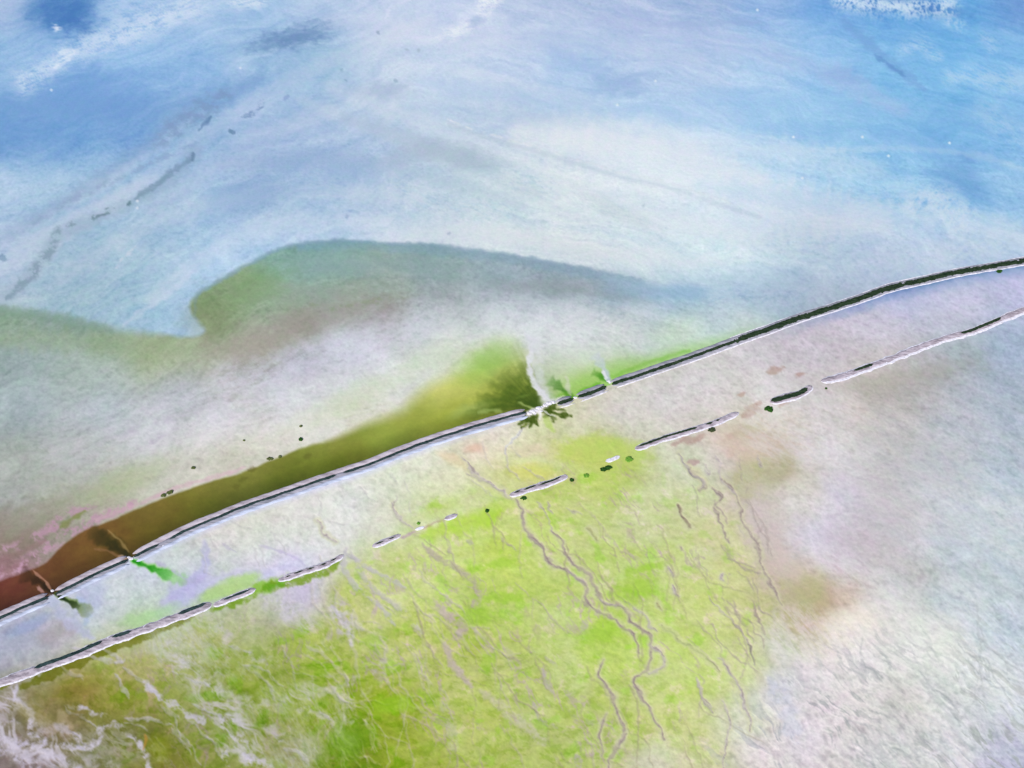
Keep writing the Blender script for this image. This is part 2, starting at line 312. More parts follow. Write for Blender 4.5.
# oblique dark scars at left
stroke([(196,152),(170,180),(136,200),(92,220),(60,236),(40,262),(18,286),(-10,312)], 5, (164,186,204), .5, 6, warp=1.6, taper=False)
stroke(Z(0,0,2.56,[(495,395),(480,410),(450,432),(405,468),(345,510)]), 2.4, (134,160,176), .7, 2.4, depth=-.15)
stroke(Z(0,0,2.56,[(497,390),(492,410)]), 1, (110,134,152), .6, 1.2)
stroke(Z(0,0,2.56,[(335,515),(325,525)]), 1.4, (100,128,138), .7, 1.2)
stroke(Z(0,0,2.56,[(290,532),(260,550),(230,560)]), 2, (118,146,152), .8, 1.2, brk=.15)
stroke(Z(0,0,2.56,[(200,565),(170,578)]), 2, (135,160,170), .7, 1.5, brk=.3)
stroke(Z(0,0,2.56,[(152,585),(140,620),(125,650),(95,690),(55,730),(5,770)]), 4.5, (140,166,178), .65, 3.5, brk=.2, depth=-.1)
stroke(Z(0,0,2.56,[(590,240),(520,280),(455,325),(400,372)]), 8, (146,168,196), .65, 7, brk=.22)
stroke(Z(0,0,2.56,[(540,300),(510,335)]), 1.3, (110,136,168), .7, 1.2); stroke(Z(0,0,2.56,[(680,253),(655,285),(620,300)]), 2.2, (138,160,190), .75, 1.5, brk=.3)
stroke(Z(0,0,2.56,[(585,335),(600,342)]), 1.2, (112,140,162), .7, 1); stroke(Z(0,0,2.56,[(740,245),(725,255)]), 1.5, (150,172,205), .6, 1)
stroke(Z(0,0,2.56,[(510,365),(420,400),(300,455),(180,515),(60,590)]), 2.4, (158,180,208), .65, 2.5, brk=.25); stroke(Z(0,0,2.56,[(400,450),(250,520),(120,590),(20,650)]), 3, (206,218,236), .5, 4)
stroke(Z(0,0,2.56,[(500,150),(540,130),(600,120)]), 4, (150,180,214), .0, 4)
stroke(Z(0,234,2.56,[(490,100),(430,155),(370,195),(315,232)]), 2.2, (212,226,238), .55, 2.5); stroke(Z(0,234,2.56,[(345,35),(310,70),(290,95)]), 1.2, (222,232,242), .7, 1, brk=.2)
stroke(Z(0,0,2.56,[(0,655),(15,662)]), 2.5, (120,150,175), .6, 1.5)
for pt in [(880,205),(870,180),(965,82),(1008,205),(885,552)]: stroke(Z(0,0,2.56,[pt,(pt[0]+8,pt[1]+3)]), .9, (130,156,182), .5, 1)
for pt in [(240,128),(270,130),(165,82),(348,600),(845,525),(705,10)]: stroke(Z(312,0,2.56,[pt,(pt[0]+8,pt[1]-2)]), 1, (146,168,186), .5, 1)
blob(455, 155, 48, 12, 10, (172,190,206), .55, .6, .6); blob(405, 158, 30, 8, -10, (176,192,212), .5, .6, .7); blob(620, 212, 40, 8, 28, (190,206,214), .5, .6, .5)
blob(245, 195, 40, 14, -15, (158,188,214), .45); blob(330, 165, 60, 14, 8, (172,196,222), .5)
# salt froth
def froth(pts, width, a, ang, rgb=(236,242,250), thr=0.0, soft=10, seed=60):
    global col, z
    us = [p[0] for p in pts]; vs = [p[1] for p in pts]; R = width + soft + 10
    ix = np.where((U > min(us) - R) & (U < max(us) + R) & (V > min(vs) - R) & (V < max(vs) + R) & (np.arange(N) < NU * NV))[0]
    d, t, L = poly_d(pts, WU[ix], WV[ix])
    m = sstep(width + soft, max(width - soft, 0), d)
    n = 1 - np.abs(aniso(X[ix], Y[ix], math.radians(ang), 24, 8, 5, seed, .72)) * 2.6
    n2 = fbm(X[ix] / 30, Y[ix] / 30, 3, seed + 9)
    k = (m * a * sstep(thr - .3, thr + 1.1, n + n2 * .8))[:, None]
    col[ix] = col[ix] * (1 - k) + np.array(rgb)[None] / 255 * k; z[ix] += k[:, 0] * .18
froth([(25,78),(60,60),(100,42),(150,24),(190,6)], 9, .62, 30, soft=16); froth([(60,50),(75,52),(58,66)], 2, .7, 40, soft=4); froth([(57,27),(60,30)], 2, .9, 0, soft=3)
froth([(120,12),(180,4),(230,-6)], 22, .3, 30, soft=16); froth([(235,2),(262,-2)], 4, .8, 10)
froth([(468,26),(482,16),(488,4)], 6, .75, 35, thr=.25); froth([(440,36),(455,32)], 3, .7, 20, thr=.1); blob(478, 20, 10, 6, -30, (130,158,205), .35); froth([(486,2),(496,-2)], 3, .9, 35)
froth([(840,0),(870,6),(905,10),(950,4)], 9, .85, 70, (225,240,252)); froth([(950,20),(960,24)], 5, .45, 80, thr=.3)
froth([(905,45),(925,42),(935,55)], 4, .55, -30, (205,226,248)); froth([(985,38),(994,48)], 3, .5, -60, (200,222,246), thr=.2)
froth([(950,78),(975,72),(1000,82),(1030,84)], 10, .55, -50, (200,224,244)); froth([(985,110),(1005,130),(1025,140)], 14, .35, -60, (196,220,242))
froth([(915,205),(940,200),(965,225)], 12, .55, 55, (224,232,242)); froth([(860,205),(900,195),(930,205)], 18, .3, 30, (222,234,242))
froth([(400,190),(440,205),(500,215)], 14, .35, -25, (226,232,236)); froth([(520,180),(560,195),(640,215)], 16, .35, -25, (232,238,240)); froth([(640,160),(700,190),(760,200)], 16, .35, -40, (232,242,248))
froth([(120,245),(150,255)], 8, .35, 30, (210,224,238)); froth([(660,240),(740,250),(820,240)], 16, .35, 20, (226,236,238)); froth([(320,180),(380,230)],18,.25,-20,(224,232,238))
for (a_, b_) in [(655,81),(793,137),(888,156),(862,137),(802,178),(757,10),(949,143),(137,201),(137,208),(51,90),(240,68),(617,105)]:
    stroke([(a_, b_), (a_ + .8, b_)], .8, (236,244,250), .9, .6, taper=False, warp=0, depth=.2)
# ---- shore zone
sh = shore + add(ST * .03 + MO * .03, (1, .95, .95)) + add(SF * .034 + FG * .034 + RG * .038 - .012, (1, 1, 1)) + add(PT * .024, (.9, .75, .8)) + add(WI * .02, (1, 1, 1))
LS = aniso(XW, YW, math.radians(24), 60, 10, 5, 44, .6)
sh += add(LS * .03 * sstep(330, 400, V), (1, 1, 1))
z += em * (RG * .08 + FG * .07); e3 = em[:, None]; col = col * (1 - e3) + sh * e3
stroke([(a, b + 1) for a, b in EDGE if 190 < a < 650][2:], 1.6, (126,156,178), .38, 2.2, warp=1.2, taper=True)
stroke([(a, b + 5) for a, b in EDGE if 240 < a < 650][2:], 3.5, (130,166,190), .4, 5, warp=.8)
stroke([(-170,304),(0,311),(60,320),(110,330)], 5, (128,160,128), .5, 5)
stroke([(0,340),(70,342),(130,346),(190,350)], 8, (165,185,140), .35, 10)
blob(300, 292, 75, 14, 2, (158,164,140), .45, .6, .5); blob(320, 318, 70, 13, -12, (164,154,138), .5, .7, .7); blob(250,345,45,14,-15,(172,166,140),.5,.6,.6); blob(210,318,25,22,0,(142,148,100),.3)
blob(330, 262, 60, 12, -4, (152,176,160), .5, .7, .4); blob(420, 268, 70, 10, 2, (150,172,172), .45, .7, .5); blob(260,284,34,16,-25,(130,162,92),.45)
stroke(Z(312,234,2.56,[(0,180),(70,188),(130,178),(200,160)]), 2.5, (140,150,108), .5, 4, brk=.4)
blob(560, 288, 80, 8, 4, (150,164,166), .5, .7, .6); blob(670, 291, 55, 8, 3, (148,184,214), .55, .7, .4)
froth([(230,378),(300,362),(370,345),(440,318)], 16, .4, 35, (222,224,228)); froth([(420,318),(520,318),(620,315)], 12, .35, 50, (222,228,234)); froth([(60,440),(150,425),(260,400)], 30, .35, 24, (226,230,236)); froth([(150,470),(260,440),(380,390)], 26, .3, 24, (228,232,222))
froth([(450,340),(540,325),(640,322)], 10, .3, 30, (232,236,236)); froth([(720,300),(800,295),(880,265),(1000,245)], 14, .4, 40, (214,226,236)); froth([(20,480),(100,470)],26,.3,24,(216,224,222))
stroke([(105,440),(150,425),(200,412)], 2, (196,196,204), .5, 2, brk=.3); stroke([(120,455),(165,436)],1.5,(192,190,200),.5,1.5,brk=.3)
blob(120, 482, 50, 13, -25, (198,214,170), .5); blob(350, 400, 60, 12, -25, (208,222,176), .45); blob(430,360,30,10,-30,(206,222,190),.4)
blob(10, 530, 50, 22, -20, (168,160,140), .55); blob(40, 512, 40, 10, -25, (190,196,176), .4)
# pinkish salt rims by the brown end
PK = (216,182,202)
stroke([(-60,575),(0,552),(25,542),(50,528),(75,512),(95,504)], 4.5, PK, .8, 4, brk=.36); stroke([(-60,590),(0,574),(22,568),(48,548),(66,536),(92,522),(110,513),(150,498)], 4.5, PK, .85, 3.5, brk=.3)
stroke([(20,560),(45,540),(70,530)], 6, (200,170,184), .45, 5, brk=.4); stroke([(60,527),(75,518),(85,512)], 2, (150,165,95), .7, 2); stroke([(0,560),(20,553),(45,540)], 2, (165,140,135), .5, 3)
stroke([(95,521),(140,503),(172,489),(211,478),(245,467)], 1.6, (222,196,206), .75, 2)
# ---- second green zone, right of the white plume
g2 = sstep(0, 1, 1 - np.hypot((WU - 592) / 88, (WV - 394) / 58) ) ** .6 * (~below) * (U > 530)
col = col * (1 - g2[:, None] * .95) + lag * g2[:, None] * .95
ls = sstep(3, 0.2, (mainv - V) / (5.0 + 5 * sstep(760, 600, U))) * sstep(545, 570, U) * (1 - sstep(650, 800, U)) * (~below)
mixc(ls * .6, (146,200,84))
mixc(sstep(20, 0, mainv - V) * sstep(780, 640, U) * sstep(560, 620, U) * (~below) * .45, (184,216,140))
# ---- lagoon
lag[:, 1] += .03 * sstep(100, 240, U) * sstep(420, 300, U); lag[:, 0] += .045 * sstep(320, 420, U) - .02 * sstep(150, 250, U) * sstep(330, 250, U); lag[:, 2] += .02
lc = lag + add(aniso(X, Y, math.radians(24), 120, 16, 4, 48) * .03 + FG * .018 + PT * .02 + w3 * .012 - fan * .10, (1, 1, .5))
# deepest close to the levee
bnd = np.clip((mainv - V) / 22, 0, 1)
lc *= (0.80 + 0.24 * bnd)[:, None]
l3 = lm[:, None]; col = col * (1 - l3) + lc * l3
wet = np.where(lm > .5, 1.0, wet); z += -.05 * lm; z *= (1 - lm * .8)
blob(485, 362, 30, 13, -35, (140,190,80), .5, .8, .3); blob(470,410,22,5,-18,(168,190,110),.5,.8,.2)
if True:
    D = (60,86,14)
    for pts, w_, a_ in [([(536,410),(510,407),(486,411),(462,418)], 3, .9), ([(538,408),(518,399),(498,397),(476,400)], 4, .95), ([(541,405),(534,392),(528,376),(522,362)], 5, .9), ([(540,406),(526,392),(512,382),(500,374)], 5, .9), ([(538,408),(516,403),(494,404),(474,408)],4,.9), ([(539,407),(522,396),(504,388),(488,384)],3.4,.85)]:
        stroke(pts, w_ * .8, D, a_ * .8, w_ * .9, taper=False, warp=1.0, jet=True)
    stroke([(537,411),(527,406),(518,403)], 1, (176,196,120), .7, 1.2); stroke([(478,413),(492,410),(500,413)], 1.6, (170,192,110), .6, 2)
    stroke([(531,352),(529,366),(533,382),(542,394),(550,401)], 2.2, (226,228,234), .95, 1.8, taper=False, depth=.1)
    stroke([(534,340),(537,356),(535,372),(541,388),(549,400)], 5, (218,222,226), .65, 4, taper=False); stroke([(528,336),(534,350)], 5, (218,222,230), .5, 5)
    stroke([(516,398),(530,395)],1,(120,150,60),.4,1)
    # green jets at the smaller breaches
    stroke([(574,398),(566,392),(558,386),(549,380)], 3, (50,112,16), 1, 2.5, warp=.5, jet=True, taper=False); stroke([(573,397),(562,396),(551,401)], 3, (108,168,40), .8, 3, jet=True, taper=False); stroke([(571,395),(568,388),(566,378)], 1.6, (212,216,196), .7, 2)
    stroke([(608,381),(602,377),(592,372)], 2.6, (66,140,22), 1, 2, warp=.5, jet=True, taper=False); stroke([(609,381),(605,370),(600,362),(594,354)], 3, (196,205,228), .95, 2.2, warp=.6, jet=True, taper=False); stroke([(607,380),(603,371)], 1.2, (232,234,242), .9, 1)
    stroke([(612,377),(624,372),(650,362),(690,350)], 1.0, (118,184,56), .5, 3, warp=1.0); stroke([(578,393),(592,387),(600,383)], 1.6, (100,176,36), .7, 1.6, warp=.3)
    # breaches at the brown end
    K = (46,44,6)
    stroke([(130,558),(118,549),(104,540),(88,530)], 4.6, K, 1, 3.5, taper=False, warp=.4, jet=True); stroke([(117,546),(100,538)], 6, K, .4, 5, taper=False)
    stroke([(128,552),(120,542),(112,534),(107,530)], .9, (165,140,90), .6, 1.2); stroke([(120,556),(108,552),(94,550)], .9, (150,112,78), .6, 1.2)
    stroke([(52,592),(44,585),(34,579),(20,574)], 3.6, (40,28,4), 1, 3, taper=False, warp=.4, jet=True); stroke([(51,590),(46,582),(38,575),(33,571)], 1.0, (200,150,130), .8, .9, warp=.5); stroke([(44,592),(38,588)], 1.4, (206,160,160), .7, 1.2)
    stroke([(117,562),(120,558),(128,560)], 1.6, (214,184,176), .8, 1.2)
for a_, b_ in [(240,480),(235,487),(250,470),(305,457)]: stroke([(a_, b_), (a_ + 5, b_ - 2)], 2, (92,92,30), .5, 2.5)
# ---- south side
so3 = below[:, None]
XV = X + 10 * fbm(X / 40, Y / 40, 3, 111); YV = Y + 10 * fbm(X / 40, Y / 40, 3, 112)
D60 = aniso(XV, YV, math.radians(-50), 36, 8, 5, 52, .66)
D30 = aniso(X, Y, math.radians(-30), 60, 14, 4, 56, .6)
gr = sstep(.10, .40, south[:, 1] - south[:, 2])            # how much algae grows here
sc_ = south + add(MO * .035 + fbm(X / 16, Y / 16, 4, 58, .6) * .022, (1, .9, 1.1)) + add(FG * .042 + RG * (.016 + .03 * (1 - gr)) + D30 * .024, (1, 1, 1)) + add(PT * .026, (1.05, .8, 1.0))
XV = XV; sc_ += add(gr * fbm(X / 26, Y / 26, 5, 62, .62), (.05, .012, .12)) * .8
mid_ = sstep(640, 560, V - (U - 400) * .35) 
sc_[:, 0] += .7 * np.clip(sc_[:, 1] - sc_[:, 0] - .12, 0, 1) * gr; sc_[:, 2] += .55 * np.clip(.36 - sc_[:, 2], 0, 1) * gr * (.45 + .55 * mid_)
sc_ += add(gr * (1 - mid_), (-.012, -.035, -.02)) + add(gr * mid_, (.0, -.012, .02))
mat_ = sstep(-.05, .30, fbm(XV / 11, YV / 7, 5, 120, .7)); sc_ -= add(gr * mat_ * (.35 + .65 * (1 - mid_)), (.075, .045, .10))
vein = sstep(.10, .02, np.abs(aniso(XV, YV, math.radians(-60), 46, 15, 5, 90, .6))) * sstep(-.02, .3, fbm(X / 34, Y / 34, 3, 92)) * gr
sc_ = sc_ * (1 - .5 * vein[:, None]) + np.array([176, 166, 146]) / 255 * .5 * vein[:, None]
spk = sstep(.28, .5, PT) * gr; sc_ += add(spk, (.05, .0, .10)); spk2 = sstep(.25, .5, fbm(X / 18, Y / 18, 4, 95)) * gr; sc_ -= add(spk2, (.10, .0, .16)) * .6
co_ = sstep(.5, 1.1, (U - 780) / 250 + (V - 560) / 250 + .3) * sstep(560, 680, V)
sc_ = sc_ + add(co_ * (D60 * .09 + RG * .03), (1, .95, .85))
blk = co_ * sstep(.10, .30, D60) * sstep(-.15, .35, MO + .1 - .25 * sstep(150, 60, np.abs(U - 920)) * 0 + .15)
sc_ = sc_ * (1 - blk[:, None] * .55) + np.array([148, 158, 162]) / 255 * blk[:, None] * .55
z0 = D60 * .25 * co_
col = np.where(so3, sc_, col); wet = np.where(below, .15, wet); z = np.where(below, z0 + FG * .13 + RG * .07 + MO * .03, z)
rgt = sstep(760, 900, U) * sstep(330, 420, V) * below
col += add(rgt * (1 - co_) * aniso(X, Y, math.radians(-48), 60, 16, 5, 66, .62), (.05, .035, .02))
# seepage along the levee
dm = V - mainv
mixc(below * sstep(14, 6, dm) * sstep(540, 420, U) * .55, (206,216,240)); mixc(below * sstep(20, 5, dm + 4 * PT) * sstep(740, 900, U) * .7, (138,164,210)); mixc(below * sstep(9, 3, dm + 2 * PT) * sstep(800, 940, U) * .6, (92,128,172))
blob(960, 292, 70, 12, -14, (198,206,236), .3)
blob(30, 640, 40, 14, -20, (176,186,204), .45, .7, .7); blob(60, 632, 22, 9, -20, (178,176,172), .55, .6, .7); blob(28,625,26,6,-20,(150,178,222),.4)
# lavender seepage fans between the levees
LV = (190,192,220)
blob(178, 596, 26, 13, -40, LV, .75, .5, .6); blob(92, 598, 12, 20, 30, (184,198,228), .5, .6, .5); blob(240, 578, 45, 6, -12, (200,202,222), .6, .6, .6)
stroke(Z(0,468,2.56,[(522,190),(525,235),(515,270),(490,290),(450,330),(440,360)]), 4.5, (184,186,214), .75, 3); stroke(Z(0,468,2.56,[(400,240),(450,270),(470,290),(520,285)]), 2, (176,176,196), .6, 2.5)
stroke(Z(0,468,2.56,[(130,330),(160,380),(200,410),(240,435)]), 4.5, (196,206,232), .75, 4); stroke(Z(0,468,2.56,[(200,330),(225,370),(220,400)]), 3, (178,200,232), .6, 3)
stroke(Z(0,468,2.56,[(520,290),(600,270),(700,275)]), 3.5, (202,202,220), .55, 4); stroke(Z(160,480,6.4,[(400,405),(440,435),(490,460)]), 1, (180,180,192), .6, 1.2); stroke(Z(160,480,6.4,[(640,425),(760,455),(860,500),(930,545)]), 1, (182,182,194), .6, 1.3)
stroke([(56,594),(70,601),(84,609),(92,615)], 3.2, (104,136,50), 1, 2.5, jet=True, taper=False, warp=.4); stroke([(56,594),(66,600),(80,608)], 2.0, (14,36,4), 1, 1.4, warp=.3, jet=True, taper=False)
stroke([(133,561),(150,567),(168,575),(188,581)], 3.8, (126,216,76), 1, 3.0, taper=False, warp=.4, jet=True); stroke([(133,561),(146,566),(158,571),(172,577)], 2.4, (20,140,8), 1, 1.8, warp=.3, jet=True, taper=False)
stroke([(172,570),(182,576),(190,582)],1.2,(190,192,214),.6,1.2)
blob(150, 615, 28, 8, -15, (176,220,150), .7, .6, .5); blob(228, 588, 32, 8, -25, (176,216,112), .8, .5, .5); blob(268,586,22,6,-20,(132,190,30),.75,.5,.7)
# olive fringes of the ruined levee
stroke([(18,689),(50,675),(90,658),(123,643),(170,625),(205,609)], 4.6, (122,132,34), .9, 1.5, taper=True); stroke([(-20,692),(8,686)], 2, (130,140,40), .8, 1.5)
stroke([(212,610),(230,604),(252,595),(262,588),(290,584),(325,571),(342,560)], 4.2, (116,158,12), .85, 2, brk=.1); stroke([(262,588),(274,586),(285,582)], 3.4, (96,168,10), .7, 3, brk=.2)
stroke([(345,568),(372,562)],2.5,(186,216,90),.5,3)
stroke([(422,528),(440,521),(446,519)], 1, (168,150,130), .6, 1.1); stroke([(403,538),(415,531)], 1.2, (180,165,160), .8, 1.2)
stroke([(424,536),(455,526),(490,518),(500,512)], 6, (168,218,50), .7, 6); blob(440,508,22,8,-20,(186,216,110),.5); blob(486,512,30,6,-15,(176,218,80),.5)
blob(600, 452, 48, 17, 4, (190,212,98), .75, .35, .35); blob(530, 470, 18, 8, 5, (206,216,90), .5); blob(608, 478, 18, 11, 0, (186,212,96), .6, .35, .3)
blob(475,447,10,5,0,(214,180,160),.6); blob(455,460,22,5,30,(216,204,160),.5,.6,.6); blob(535,448,20,7,0,(214,196,180),.4)
# rust stains
for a_, b_, r_ in [(750,411,9),(741,416,3),(757,404,4),(740,395,3),(687,441,7),(700,437,6),(731,435,7),(783,404,5),(694,463,6),(675,444,5),(802,375,5),(775,372,8)]:
    blob(a_, b_, r_ * 1.1, r_ * .5, -15, (182,148,134), .6, .45, 1.3, .6)
pt_ = sstep(-.1, .25, PT + .4 * FG)
stroke([(738,438),(752,480),(762,520),(776,560),(800,606),(812,630)], 15, (192,182,156), .7, 20, warp=1.8, brk=-.1)
stroke([(748,432),(776,448),(790,470)], 10, (180,168,136), .5, 12, warp=1.8, brk=.0)
for (a_, b_, r1, r2, an_, c3_, k_) in [(776,462,20,24,10,(160,154,106),.7),(750,478,16,30,15,(172,168,104),.7),(770,440,34,12,10,(196,172,150),.5),(806,600,24,22,15,(170,172,118),.5),(824,598,12,22,0,(178,166,130),.4),(765,530,14,40,-20,(196,186,158),.45),(742,452,16,10,0,(208,172,146),.5),(900,385,60,16,-8,(172,170,162),.4),(885,520,40,60,20,(188,182,190),.4),(840,545,26,40,20,(190,178,184),.4),(930,470,60,30,20,(190,190,196),.35)]:
    c_, s_ = math.cos(math.radians(an_)), math.sin(math.radians(an_)); d_ = np.hypot(((WU - a_) * c_ + (WV - b_) * s_) / r1, (-(WU - a_) * s_ + (WV - b_) * c_) / r2)
    mixc(sstep(1.2, .5, d_) * (.35 + .65 * pt_) * k_ * below * (np.arange(N) < NU * NV), c3_)
blob(745, 445, 40, 12, 15, (216,192,170), .5, .7, .6); blob(782,466,14,12,20,(172,166,114),.4,.5,1.2); blob(755,475,18,22,10,(182,180,120),.45,.6,.6)
blob(805,596,22,20,20,(180,182,116),.45,.6,.6); blob(826, 606, 10, 14, 10, (186,170,130), .25, .6, 1); blob(780,562,26,10,50,(206,196,170),.5,.6,.6); blob(905,375,60,10,-8,(188,184,172),.4,.8,.9)
blob(855,620,26,12,-10,(246,242,226),.6,.7,.5); blob(930,645,50,24,30,(236,240,238),.45,.8,.9); blob(880,500,80,18,30,(206,200,210),.3,.8,.8); blob(830,545,40,16,30,(196,186,190),.35,.8,.9)
froth([(830,560),(880,580),(930,620),(1000,690)], 16, .35, -48, (238,240,238)); froth([(800,640),(860,660),(900,720),(940,768)], 34, .4, -55, (240,236,238)); froth([(960,600),(1000,680),(1030,740)], 24, .35, -55, (232,240,246)); froth([(780,420),(880,440),(1000,520)], 40, .25, -35, (226,226,230))
# pigment corrections surveyed patch by patch: (u, v, dr, dg, db)
CORR = [(100,220,-14,-14,-10),(400,60,9,6,2),(620,180,-5,-4,-3),(960,60,-7,-8,-7),(200,470,-9,-18,-18),(700,410,-10,-5,-6),(920,420,-16,-15,-15),(400,480,0,-7,3),(500,160,2,0,-3),(60,420,-11,-12,-8),
        (820,280,-30,-30,-22),(1000,700,0,-3,-10),(330,320,-9,-7,2),(800,480,14,16,40),(620,330,-9,-13,-12),(430,640,16,0,42),(620,530,0,-9,4),(250,660,-10,-12,0),(100,690,-16,-22,-18),(340,745,0,-8,-8),(880,680,0,-2,-6),
        (280,280,-6,-2,14),(430,285,-9,-12,-10),(560,690,8,0,20),(700,600,4,-4,12),(60,130,6,6,4),(900,130,-6,-2,-2),(140,440,-8,-10,-5),(545,520,0,-6,4),(250,90,4,4,2),(760,60,0,0,0),(300,200,-6,-6,-4),(700,250,-8,-8,-6),(900,560,-6,-6,-8)]
CORR2 = [(200,130,-16,-12,-3),(320,30,-14,-9,-4),(700,100,0,0,0),(860,230,6,5,5),(120,300,-7,-9,-9),(500,320,2,3,4),(60,500,-20,-21,-24),(350,380,0,-2,7),(820,360,-13,-12,-14),(980,360,-16,-15,-9),(840,450,-12,-12,-26),
         (980,560,5,3,-2),(780,720,0,0,0),(640,640,7,5,9),(700,500,0,-2,12),(480,500,2,0,-10),(180,600,10,12,14),(100,620,4,4,3),(300,720,-13,-8,-20),(30,740,-10,-10,-8),(760,400,6,7,6),(820,640,4,0,7),(480,710,0,-3,2),(420,60,0,0,0),(100,220,0,0,0),(620,180,0,0,0),(960,60,0,0,0),(820,280,0,0,0),(920,420,0,0,0),(960,700,0,0,0)]
CORR3 = [(430,330,-8,-7,-6),(850,330,18,18,16),(560,280,-5,-6,-8),(180,400,8,10,13),(700,200,3,4,4),(300,130,-10,-8,-3),(500,60,0,0,0),(880,200,0,0,0),(400,560,6,4,22),(230,700,-9,-11,4),(900,640,-5,-4,-5),(960,480,2,4,1),
         (100,220,0,0,0),(620,330,0,0,0),(820,280,0,0,0),(920,420,0,0,0),(100,690,0,0,0),(620,530,0,0,0),(760,400,4,4,4),(960,300,8,10,4),(350,380,0,0,0),(60,500,0,0,0),(700,410,0,0,0),(640,640,0,0,4),(820,560,0,2,2),(500,680,2,0,8),(460,350,12,16,6),(620,345,8,12,8),(345,400,8,10,4),(400,370,12,14,8),(560,335,8,10,8),(280,420,8,10,6),(720,330,6,10,8)]
keep_lag = (1 - lm)[:, None]
cf = field(CORR, 60) + field(CORR2, 55) + field(CORR3, 50)
col = col + cf * keep_lag
CHN = fbm(X / 9, Y / 9, 3, 130, .6); CHM = fbm(XW / 30, YW / 30, 3, 133, .6)
col += add((CHN * .013 + CHM * .004) * (1 - .6 * lm), (1.0, -.8, .9))
# channels ------------------------------------------------------------------
CH = (156,142,140); CHL = (182,172,178); HALO = (206,206,170)
S2 = lambda p: Z(312,468,2.56,p); S3 = lambda p: Z(624,468,2.56,p)
for p, w_, c_, a_ in [
  (S2([(525,80),(540,110),(545,150),(575,190),(610,240),(655,262),(700,295),(708,345),(740,368),(790,395),(825,430),(838,470)]), 1.5, CH, .9),
  (S2([(612,158),(640,190),(655,225),(690,255),(715,285),(740,335),(790,355),(830,400),(862,425),(868,470),(860,520),(825,540),(830,570),(860,610),(885,655),(903,697)]), 1.45, CH, .88),
  (S2([(870,455),(895,470),(897,505),(862,530)]), 1.2, CHL, .8), (S2([(800,342),(845,370),(868,405),(885,418)]), 1.1, CHL, .75), (S2([(575,85),(600,120),(614,158)]), .8, CHL, .7),
  (S2([(745,485),(738,530),(765,575),(785,630),(795,680),(775,730),(755,770)]), 1.7, CH, .85), (S2([(750,630),(738,680),(742,740)]), 1.3, CH, .8), (S2([(802,680),(785,712)]), 1.6, CH, .8),
  (S2([(400,10),(450,35),(485,55),(515,80)]), 1.2, CHL, .8), (S2([(205,90),(222,120),(255,152)]), 1, CHL, .8), (S2([(215,70),(210,110),(235,140)]), .9, CHL, .6),
  (S2([(945,98),(952,128),(968,155)]), 1.6, (130,115,100), .9), (S2([(970,0),(1000,30),(993,65)]), 1.3, CH, .8), (S3([(170,0),(208,42),(195,62)]), 1.4, CH, .8),
  (S3([(230,50),(247,80),(235,105),(250,150),(275,192)]), 1.1, CH, .8), (S3([(245,20),(278,50),(297,100),(305,140),(340,190),(352,250),(372,300),(402,352)]), 1.1, CH, .75),
  (S3([(205,0),(215,15)]), 1, CHL, .7), (S3([(330,340),(345,390),(362,430)]), 1, CH, .7), (S3([(220,332),(255,370),(300,420),(325,460),(338,505)]), .9, CHL, .7),
  (S3([(320,450),(338,500)]), 1.2, (130,130,110), .7), (S3([(245,490),(270,520),(295,560),(310,610),(326,668)]), 1.0, CHL, .85), (S3([(185,540),(200,590),(228,625)]), .8, CHL, .7),
  (S3([(255,600),(270,650),(262,700),(256,770)]), 1.1, CHL, .75), (S3([(98,400),(130,430),(190,470),(240,520)]), 1.1, (170,180,120), .8),
  (S2([(650,102),(690,122)]), .8, CHL, .6), (S2([(600,92),(618,118)]), .8, CHL, .7), (S2([(705,150),(735,182)]), 1, (150,150,100), .8), (S2([(485,180),(525,212)]), .8, CHL, .5),
  (S2([(912,252),(930,275)]), 1.1, CHL, .8), (S2([(920,305),(936,327)]), 1.4, CHL, .85), (S3([(250,272),(253,284)]), 1.6, CHL, .9), (S3([(145,200),(150,212)]), 1.2, CH, .9), (S3([(85,345),(97,360)]), 1.6, (170,165,110), .8),
  (S2([(985,545),(995,580),(1022,612)]), .9, CHL, .7), (S2([(740,335),(800,360)]), .8, CHL, .6), (S3([(140,95),(146,112)]),1.6,(120,105,90),.9),
  (Z(312,234,2.56,[(490,560),(505,600),(530,625)]), .9, CHL, .7), (Z(312,234,2.56,[(545,600),(590,625)]), .8, CHL, .6), (Z(312,234,2.56,[(550,490),(500,540),(490,560)]), 1.2, (200,204,220), .7),
  (Z(312,234,2.56,[(385,570),(420,610),(480,650),(510,668)]), .9, CHL, .8), (S2([(15,135),(25,165),(60,190)]), .9, CHL, .8),
  (Z(620,340,4.267,[(255,480),(275,530),(325,575),(355,605),(350,635)]), 1.4, (160,152,160), .75), (Z(620,340,4.267,[(415,490),(425,540),(430,590),(470,630),(495,655)]), .9, CHL, .7), (Z(620,340,4.267,[(400,625),(430,660),(432,690)]), 1.2, CH, .7),
  (Z(620,340,4.267,[(405,690),(440,750),(460,790)]), .9, CH, .7), (Z(620,340,4.267,[(375,525),(380,570)]), .7, CHL, .6), (Z(620,340,4.267,[(585,495),(600,540)]), 1.1, (178,172,170), .7)]:
    stroke(p, w_ * .85, tuple(x + 12 for x in c_), a_ * .9, 1.2, depth=-.18, halo=HALO if a_ > .7 else None, seed=int(p[0][0]) % 50, wob=2.0)
    stroke([(a + .5, b) for a, b in p], w_ * .3, (122,106,108), a_ * .6, .7, seed=int(p[0][0]) % 50 + 3, wob=2.0, brk=.32)
